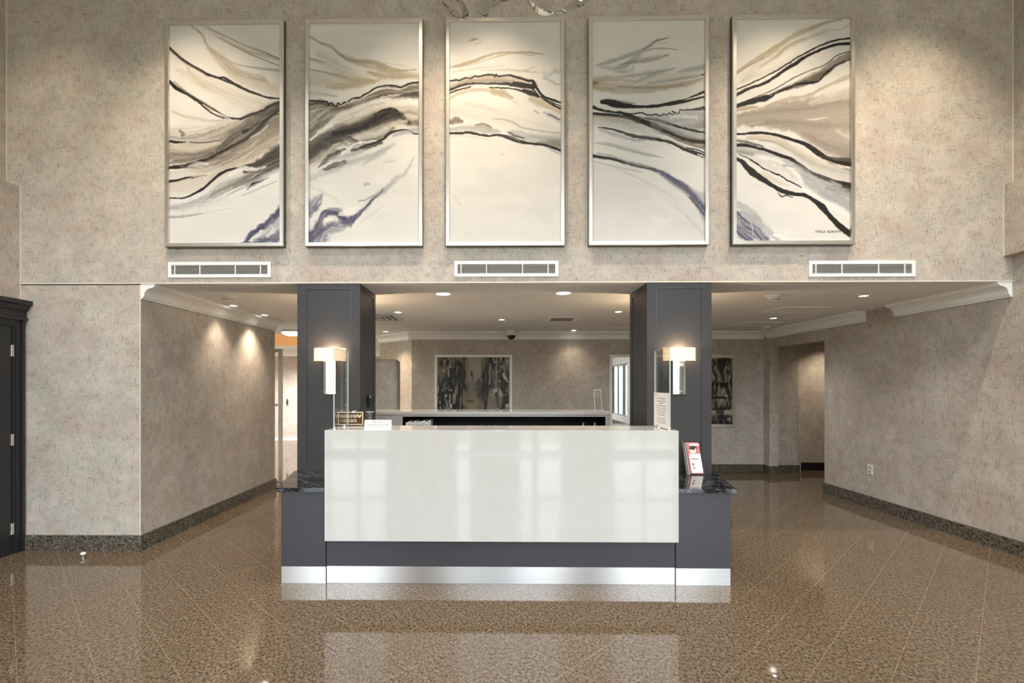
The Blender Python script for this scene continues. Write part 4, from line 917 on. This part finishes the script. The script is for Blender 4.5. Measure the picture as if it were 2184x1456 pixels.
for x, l in ((1.10, 'left'), (1.245, 'right')):
    tag(mk('bottle', MB().lathe([(.026, .7802), (.028, .80), (.028, .93), (.008, .97), (.008, 1.02), (.011, 1.022), (.011, 1.04), (.003, 1.045)], (x, 6.45, 0), 20), 'plastic', None, True), 'slim white bottle in dark counter shelf, %s one of two' % l, 'bottle', 'white bottles in the counter shelf')
t = thing('acrylic_stand', 'clear acrylic leaflet stand on right end of the back counter', 'leaflet stand', (1.31, 6.55, 1.1922))
mk('back', MB().prism([(6.5, 1.193), (6.505, 1.193), (6.60, 1.46), (6.595, 1.46)], 'X', 1.262, 1.35), 'glass', t)
ed = MB()
for x in (1.262, 1.35): ed.tube([(x, 6.46, 1.196), (x, 6.50, 1.196), (x, 6.597, 1.46)], .0025, 6)
ed.tube([(1.262, 6.597, 1.46), (1.35, 6.597, 1.46)], .0025, 6); mk('edge', ed, 'gedge', t); mk('pocket', MB().box(1.262, 1.35, 6.455, 6.46, 1.193, 1.25).box(1.262, 1.35, 6.46, 6.50, 1.193, 1.197), 'glass', t)
# ------------------------------------------------------------------ pictures
def canvas_mesh(name, cols, x0, x1, z0, z1, y):
    ny, nx = cols.shape[:2]
    X, Z = np.meshgrid(np.linspace(x0, x1, nx), np.linspace(z1, z0, ny))
    co = np.stack([X, np.full_like(X, y), Z], -1).reshape(-1, 3)
    i = np.arange(ny*nx).reshape(ny, nx)
    q = np.stack([i[:-1, :-1], i[1:, :-1], i[1:, 1:], i[:-1, 1:]], -1).reshape(-1, 4)
    n0 = len(co)   # back of the board: eight more points give the canvas its depth
    back = np.array([[x0, y, z0], [x1, y, z0], [x1, y, z1], [x0, y, z1], [x0, y+.02, z0], [x1, y+.02, z0], [x1, y+.02, z1], [x0, y+.02, z1]])
    co = np.vstack([co, back]); b = n0
    q = np.vstack([q, [[b+4, b+7, b+6, b+5], [b, b+4, b+5, b+1], [b+1, b+5, b+6, b+2], [b+2, b+6, b+7, b+3], [b+3, b+7, b+4, b]]])
    me = bpy.data.meshes.new(name); me.vertices.add(len(co)); me.vertices.foreach_set('co', co.ravel())
    me.loops.add(q.size); me.loops.foreach_set('vertex_index', q.ravel().astype(np.int32))
    me.polygons.add(len(q)); me.polygons.foreach_set('loop_start', (np.arange(len(q))*4).astype(np.int32)); me.update(calc_edges=True)
    at = me.color_attributes.new('paint', 'FLOAT_COLOR', 'POINT')
    c = np.ones((len(co), 4), np.float32); c[:n0, :3] = cols.reshape(-1, 3); c[n0:, :3] = .7; at.data.foreach_set('color', c.ravel())
    me.materials.append(M['art']); return me
def picture(name, label, x0, x1, z0, z1, y, fw, fd, cols, fm, bev, group=None, lip=.012):
    # y is the wall's face; the frame stands fd proud of it
    t = thing(name, label, 'painting', ((x0+x1)/2, y, z0), group)
    if fd > .04:
        mk('frame_body', MB().frame(x0+.002, x1-.002, z0+.002, z1-.002, y-fd+.016, y-.0006, .03), 'black', t)
    fr = MB(); o = [(x0, z0), (x1, z0), (x1, z1), (x0, z1)]; yb = fd-.0155 if fd > .04 else .001; P = [(0, -yb), (0, -fd+bev), (bev, -fd), (fw-lip*.4, -fd), (fw, -fd+lip), (fw, -yb)]
    rings = []
    for (px, pz), (sx, sz) in zip(o, ((1, 1), (-1, 1), (-1, -1), (1, -1))):
        rings.append([fr.bm.verts.new((px+sx*a, y+b, pz+sz*a)) for a, b in P])
    for k in range(4):
        a, b = rings[k-1], rings[k]
        for i in range(len(P)): fr.bm.faces.new((a[i-1], a[i], b[i], b[i-1]))
    mk('frame', fr, fm, t)
    link('canvas', canvas_mesh('canvas', cols, x0+fw-.003, x1-fw+.003, z0+fw-.003, z1-fw+.003, y-fd+lip+.006), t); return t
PL = [(-3.041, -1.946, 'tall abstract painting, black bands sweeping down to blue corner, leftmost of five'),
      (-1.753, -.676, 'tall abstract painting with dark crest and blue patch at lower left, second from left'),
      (-.471, .610, 'tall abstract painting with two thin black arcs over blank white, middle of five'),
      (.822, 1.907, 'tall abstract painting with a black drop shape and blue-grey curve, second from right'),
      (2.113, 3.207, 'tall abstract painting, tan band between bold black lines, signed, rightmost of five')]
for k, (x0, x1, lab) in enumerate(PL):
    t = picture('abstract_painting', lab, x0, x1, 2.786, 4.857, F, .040, .056, paint(k), 'silver', .006, 'abstract paintings above the desk')
    if k == 4: text('signature', 'ITYGLX  ELSNUVW', .030, (2.975, F-.0386, 2.905), FRONT, 'dark', [c for c in t.children if c.name.startswith('canvas')][0], .0006, sx=.9)
dk = paint_dark(0)
picture('dark_painting', 'dark streaky abstract painting in white frame on the back wall', -1.103, .259, .80, 2.055, YB, .045, .03, dk, 'white', .004, None)
picture('dark_painting', 'dark blotchy abstract painting in silver frame, right of the right column', 2.80, 4.156, .784, 2.053, YB, .06, .03, paint_dark(1), 'silver', .004, None)
t = thing('wall_mirror', 'white framed mirror on the back wall beside the right column', 'mirror', (2.45, YB, .8))
mk('frame', MB().frame(1.965, 2.72, .80, 2.054, YB-.03, YB-.0008, .045, .004), 'white', t); mk('glass', MB().box(2.006, 2.679, YB-.014, YB-.004, .841, 2.013), 'mirror', t)
# ------------------------------------------------------------------ long air grilles under the paintings
def grille(x0, label):
    w_, z0, z1 = .952, 2.516, 2.660
    t = thing('air_grille', label, 'air vent', (x0+w_/2, F, z0), 'air grilles under the paintings')
    x1 = x0+w_; y = F-.0006
    mk('frame', MB().frame(x0, x1, z0, z1, y-.012, y, .03, .002), 'white', t); mk('backing', MB().box(x0+.029, x1-.029, y-.002, y-.0005, z0+.029, z1-.029), 'slot', t)
    sl = MB()
    for k in range(7):
        z = z0+.036+k*.012; sl.prism([(y-.010, z), (y-.003, z+.003), (y-.003, z+.0065), (y-.010, z+.004)], 'X', x0+.03, x1-.03)
    mk('louver', sl, 'louver', t)
    for q in (.065, .31, .655, .90): mk('divider', MB().box(x0+q*w_-.004, x0+q*w_+.004, y-.011, y-.002, z0+.03, z1-.03), 'white', t)
    return t
g0 = grille(-3.035, 'white air grille under the leftmost abstract painting')
g1 = dup(g0, g0.location+Vector((2.640, 0, 0)), 'white air grille under the middle abstract painting')
g2 = dup(g0, g0.location+Vector((5.856, 0, -.010)), 'white air grille under the right end of paintings, beside the right wall')
# ------------------------------------------------------------------ ceiling fittings
def pot(r, name, label, loc, group, watt, col, ang=110):
    t = thing(name, label, 'ceiling light', loc, group); x, y, z = loc
    mk('trim', MB().lathe([(r*.78, -.001), (r*.80, -.006), (r*.95, -.007), (r, -.003), (r, -.0005), (r*.78, -.0005)], (x, y, z), 36), 'white', t, True)
    mk('lens', MB().lathe([(.001, -.0035), (r*.77, -.0035), (r*.77, -.001), (.001, -.001)], (x, y, z), 32), 'potlens', t); return t
CZ = C-.0004
PG = 'small recessed downlights in the low ceiling'
POT = (1, .94, .87)
SP = [(-3.10, 5.86, 'near end of left wall, nearest of its pair', 34, 105, WARM), (-3.10, 6.65, 'near the left wall, second of its pair', 75, 105, WARM),
      (-1.271, 6.415, 'behind the left column, beside the square diffuser', 65, 125, POT), (.061, 7.174, 'in middle of ceiling, in front of the dome camera', 65, 125, POT),
      (1.539, 6.413, 'just left of the right column', 65, 125, POT), (1.303, 8.60, 'closest to the back wall crown, over the bare wall', 18, 110, WARM),
      (-1.95, 8.75, 'in the corner by the angled wall', 80, 110, WARM), (3.823, 5.301, 'near the right wall, nearest to the lobby', 52, 115, POT),
      (3.851, 7.075, 'right of the long access panels', 52, 115, POT)]
p0 = None
for x, y, lab, wt, ang, col in SP:
    lab = 'small lit downlight '+lab
    if p0 is None: p0 = pot(.052, 'small_downlight', lab, (x, y, CZ), PG, wt, col)
    else: dup(p0, (x, y, CZ), lab)
    spot('downlight_beam', (x, y, C-.02), wt, ang, col, blend=1.0, rad=.05)
LG = 'large recessed downlights over the desk'
p1 = pot(.092, 'large_downlight', 'large lit downlight over the desk, left one of the pair', (-.554, 5.13, CZ), LG, 50, WHITE)
dup(p1, (.668, 5.10, CZ), 'large lit downlight over the desk, right one of the pair')
for x, y in ((-.554, 5.13), (.668, 5.10)): spot('downlight_beam', (x, y, C-.02), 55, 140, POT, blend=.9, rad=.07)
def smoke(loc, label):
    t = thing('smoke_detector', label, 'smoke detector', loc, 'smoke detectors on the low ceiling'); x, y, z = loc
    mk('base', MB().lathe([(.075, 0), (.075, -.012), (.068, -.018), (.05, -.02)], (x, y, z), 36), 'plastic', t, True)
    mk('head', MB().lathe([(.052, -.0202), (.054, -.03), (.046, -.048), (.03, -.054), (.001, -.054)], (x, y, z), 32), 'plastic', t, True)
    s = MB()
    for a in range(-70, 71, 35):
        c_, s_ = math.cos(R(a-90)), math.sin(R(a-90)); s.box(x+c_*.0495-.006, x+c_*.0495+.006, y+s_*.0495-.003, y+s_*.0495+.003, z-.046, z-.038)
    mk('slot', s, 'slot', t); return t
s0 = smoke((-2.80, 5.21, C-.0003), 'white smoke detector on ceiling near the left wall')
dup(s0, (2.878, 5.288, C-.0003), 'white smoke detector just right of the right column'); dup(s0, (4.30, 8.1, C-.0003), 'white smoke detector in the far right corner of ceiling')
t = thing('dome_camera', 'white dome security camera with black lens below the back crown', 'security camera', (.238, 8.72, C))
mk('housing', MB().lathe([(.085, -.0005), (.085, -.06), (.08, -.085), (.07, -.09)], (.238, 8.60, C), 36), 'plastic', t, True); mk('dome', MB().lathe([(.068, -.0902), (.066, -.115), (.052, -.14), (.03, -.156), (.001, -.16)], (.238, 8.60, C), 32), 'black', t, True)
t = thing('square_diffuser', 'square ceiling diffuser behind the left column', 'air vent', (-1.6, 6.9, C))
x0, x1, y0, y1 = -1.98, -1.38, 6.62, 7.22; z = C-.0004
mk('backing', MB().box(x0+.02, x1-.02, y0+.02, y1-.02, z-.002, z), 'slot', t); rg = MB()
for k in range(4):
    a = .0+k*.07; rg.box(x0+a, x1-a, y0+a, y0+a+.03, z-.014, z-.0022).box(x0+a, x1-a, y1-a-.03, y1-a, z-.014, z-.0022).box(x0+a, x0+a+.03, y0+a+.03, y1-a-.03, z-.014, z-.0022).box(x1-a-.03, x1-a, y0+a+.03, y1-a-.03, z-.014, z-.0022)
mk('ring', rg, 'louver', t)
t = thing('ceiling_register', 'white louvred ceiling register in the middle of low ceiling', 'air vent', (.91, 7.15, C))
x0, x1, y0, y1 = .70, 1.12, 6.92, 7.40; mk('frame', MB().box(x0, x1, y0, y0+.05, z-.008, z).box(x0, x1, y1-.05, y1, z-.008, z).box(x0, x0+.05, y0+.05, y1-.05, z-.008, z).box(x1-.05, x1, y0+.05, y1-.05, z-.008, z), 'white', t)
mk('backing', MB().box(x0+.05, x1-.05, y0+.05, y1-.05, z-.0015, z-.0003), 'slot', t); lv = MB()
for k in range(9): 
    a = x0+.058+k*.035; lv.prism([(a, z-.002), (a+.004, z-.002), (a+.012, z-.010), (a+.008, z-.010)], 'Y', y0+.05, y1-.05)
mk('louver', lv, 'louver', t)
for x0, x1, y0, y1, lab in ((3.389, 4.0, 6.05, 6.5, 'flush white ceiling access panel nearer the lobby, by the right wall'), (3.60, 4.25, 7.50, 7.95, 'flush white ceiling access panel farther back, by the right wall'), (1.75, 2.3, 8.2, 8.6, 'flush white ceiling access panel beside the right column')):
    t = thing('ceiling_hatch', lab, 'access panel', ((x0+x1)/2, (y0+y1)/2, C), 'flush access panels in the low ceiling')
    mk('panel', MB().box(x0+.01, x1-.01, y0+.01, y1-.01, z-.004, z), 'ceil', t); mk('rim', MB().box(x0, x1, y0, y0+.01, z-.007, z).box(x0, x1, y1-.01, y1, z-.007, z).box(x0, x0+.01, y0+.01, y1-.01, z-.007, z).box(x1-.01, x1, y0+.01, y1-.01, z-.007, z), 'white', t)
t = thing('flush_ceiling_light', 'oval-looking round flush ceiling light left of the left column', 'ceiling light', (-3.5, 8.6, C))
mk('rim', MB().lathe([(.20, -.0005), (.20, -.03), (.19, -.035), (.185, -.03), (.185, -.0005)], (-3.52, 8.6, C), 40), 'nickel', t, True); mk('diffuser', MB().lathe([(.183, -.03), (.17, -.055), (.11, -.085), (.001, -.095)], (-3.52, 8.6, C), 40), 'disc', t, True)
spot('flush_beam', (-3.52, 8.6, C-.12), 110, 160, WHITE, blend=.9, rad=.12)
for x, y, l in ((-5.62, 12.9, 'left'), (-5.25, 13.3, 'right')): dup(p0, (x, y, CZ), 'tiny lit downlight at far end of the corridor, %s one' % l)
spot('corridor_beam', (-5.4, 12.6, C-.03), 480, 150, (1, .97, .93), blend=.9)
spot('hall_beam', (5.85, 8.55, C-.03), 55, 120, WARM, blend=.8)
# ------------------------------------------------------------------ small things
t = thing('power_outlet', 'white power outlet low on the right wall', 'outlet', (XR, 6.33, .41))
mk('cover_plate', MB().box(XR-.008, XR-.0006, 6.285, 6.375, .41, .535, .003), 'plastic', t); mk('socket', MB().box(XR-.0105, XR-.008, 6.308, 6.352, .425, .465, .001).box(XR-.0105, XR-.008, 6.308, 6.352, .48, .52, .001), 'louver', t)
mk('pin_slot', MB().box(XR-.0112, XR-.0106, 6.32, 6.323, .44, .455).box(XR-.0112, XR-.0106, 6.336, 6.339, .44, .455).box(XR-.0112, XR-.0106, 6.32, 6.323, .495, .51).box(XR-.0112, XR-.0106, 6.336, 6.339, .495, .51), 'slot', t)
t = thing('door_stop', 'small white dome door stop on floor before the left wall panel', 'door stop', (-3.667, 4.40, 0))
mk('post', MB().lathe([(.018, .0003), (.018, .004), (.008, .008), (.008, .028)], (-3.667, 4.40, 0), 20), 'nickel', t, True); mk('cap', MB().lathe([(.012, .0282), (.022, .03), (.023, .038), (.016, .046), (.001, .048)], (-3.667, 4.40, 0), 24), 'plastic', t, True)
tag(mk('bead', MB().lathe([(.003, .0003), (.009, .003), (.010, .006), (.006, .010), (.001, .011)], (1.452, 2.653, 0), 16), 'plastic', None, True), 'tiny white bead lying on the granite floor at lower right', 'bead')
t = thing('intercom_handset', 'white intercom handset with black cord on the far corridor wall', 'intercom', (-5.85, 13.99, 1.0))
mk('body', MB().box(-5.92, -5.85, 13.96, 13.9995, 1.05, 1.33, .01), 'plastic', t); mk('grip', MB().box(-5.895, -5.845, 13.945, 13.959, .98, 1.13, .008), 'black', t)
# ------------------------------------------------------------------ ribbon chandelier
t = thing('ribbon_chandelier', 'polished metal ribbon chandelier hanging in front of the middle painting', 'chandelier', (.1, 2.6, 3.43))
def ribbon(pts, wd, tw):
    # a flat strip along a path; tw turns its face away from the lobby (degrees)
    pts = [(a*b/2.6, b, CAMH+(c-CAMH)*b/2.6) if c < 3.7 else (a, b, c) for a, b, c in pts]
    c = catmull(pts, 12); n_ = len(c); A = np.interp(np.linspace(0, 1, n_), np.linspace(0, 1, len(tw)), tw); mb = MB(); prev = None; pb = None
    for i, p in enumerate(c):
        d = Vector(c[min(i+1, n_-1)]-c[max(i-1, 0)]).normalized(); yv = Vector((0, 1, 0))
        b = d.cross(yv).normalized()*math.cos(R(A[i]))+(yv-d*d.dot(yv)).normalized()*math.sin(R(A[i])); b = (b-d*b.dot(d)).normalized()
        n = d.cross(b); p = Vector(p); ring = [mb.bm.verts.new(p+b*sb*wd/2+n*sn*.002) for sb, sn in ((1, 1), (-1, 1), (-1, -1), (1, -1))]
        if prev:
            for k in range(4): mb.bm.faces.new((prev[k-1], prev[k], ring[k], ring[k-1]))
        else: mb.bm.faces.new(ring)
        prev = ring
    mb.bm.faces.new(prev[::-1]); return mb
mk('ribbon', ribbon([(-.20, 2.72, 3.95), (-.275, 2.66, 3.64), (-.279, 2.60, 3.54), (-.262, 2.56, 3.485), (-.225, 2.55, 3.456), (-.17, 2.58, 3.436), (-.185, 2.66, 3.50), (-.25, 2.72, 3.62), (-.10, 2.78, 3.80), (0, 2.68, 4.0)], .05, [75, 80, 76, 50, 25, 40, 84, 84, 70, 60]), 'ribbon', t, True)
mk('ribbon', ribbon([(.02, 2.66, 4.0), (.0, 2.62, 3.72), (-.05, 2.60, 3.53), (-.082, 2.59, 3.445)], .06, [30, 20, 12, 10]), 'ribbon', t, True)
mk('ribbon', ribbon([(-.084, 2.59, 3.448), (-.045, 2.595, 3.488), (.01, 2.61, 3.518), (.08, 2.63, 3.545), (.2, 2.66, 3.75), (.12, 2.68, 4.0)], .05, [20, 15, 25, 40, 60, 60]), 'ribbon', t, True)
mk('ribbon', ribbon([(0, 2.66, 4.0), (.07, 2.6, 3.68), (.15, 2.58, 3.535), (.20, 2.57, 3.475), (.255, 2.56, 3.448), (.32, 2.56, 3.452), (.39, 2.57, 3.482), (.47, 2.60, 3.53), (.60, 2.66, 3.64), (.5, 2.8, 3.95), (.1, 2.7, 4.1)], .06, [85, 85, 82, 80, 70, 45, 25, 15, 15, 40, 60]), 'ribbon', t, True)
mk('rod', MB().tube([(.05, 2.66, 4.0), (.05, 2.66, TOP-.03)], .012, 12), 'chrome', t, True); mk('canopy', MB().lathe([(.11, TOP-.001), (.11, TOP-.025), (.02, TOP-.04)], (.05, 2.66, 0), 32), 'chrome', t, True)
mk('hub', MB().lathe([(.02, 3.96), (.05, 3.99), (.05, 4.06), (.02, 4.10)], (.05, 2.68, 0), 24), 'chrome', t, True)
mk('lamp_puck', MB().lathe([(.001, -.008), (.022, -.008), (.024, 0), (.022, .006), (.001, .006)], (.425, 2.565, 3.505), 24, 'Y'), 'nickel', t, True)
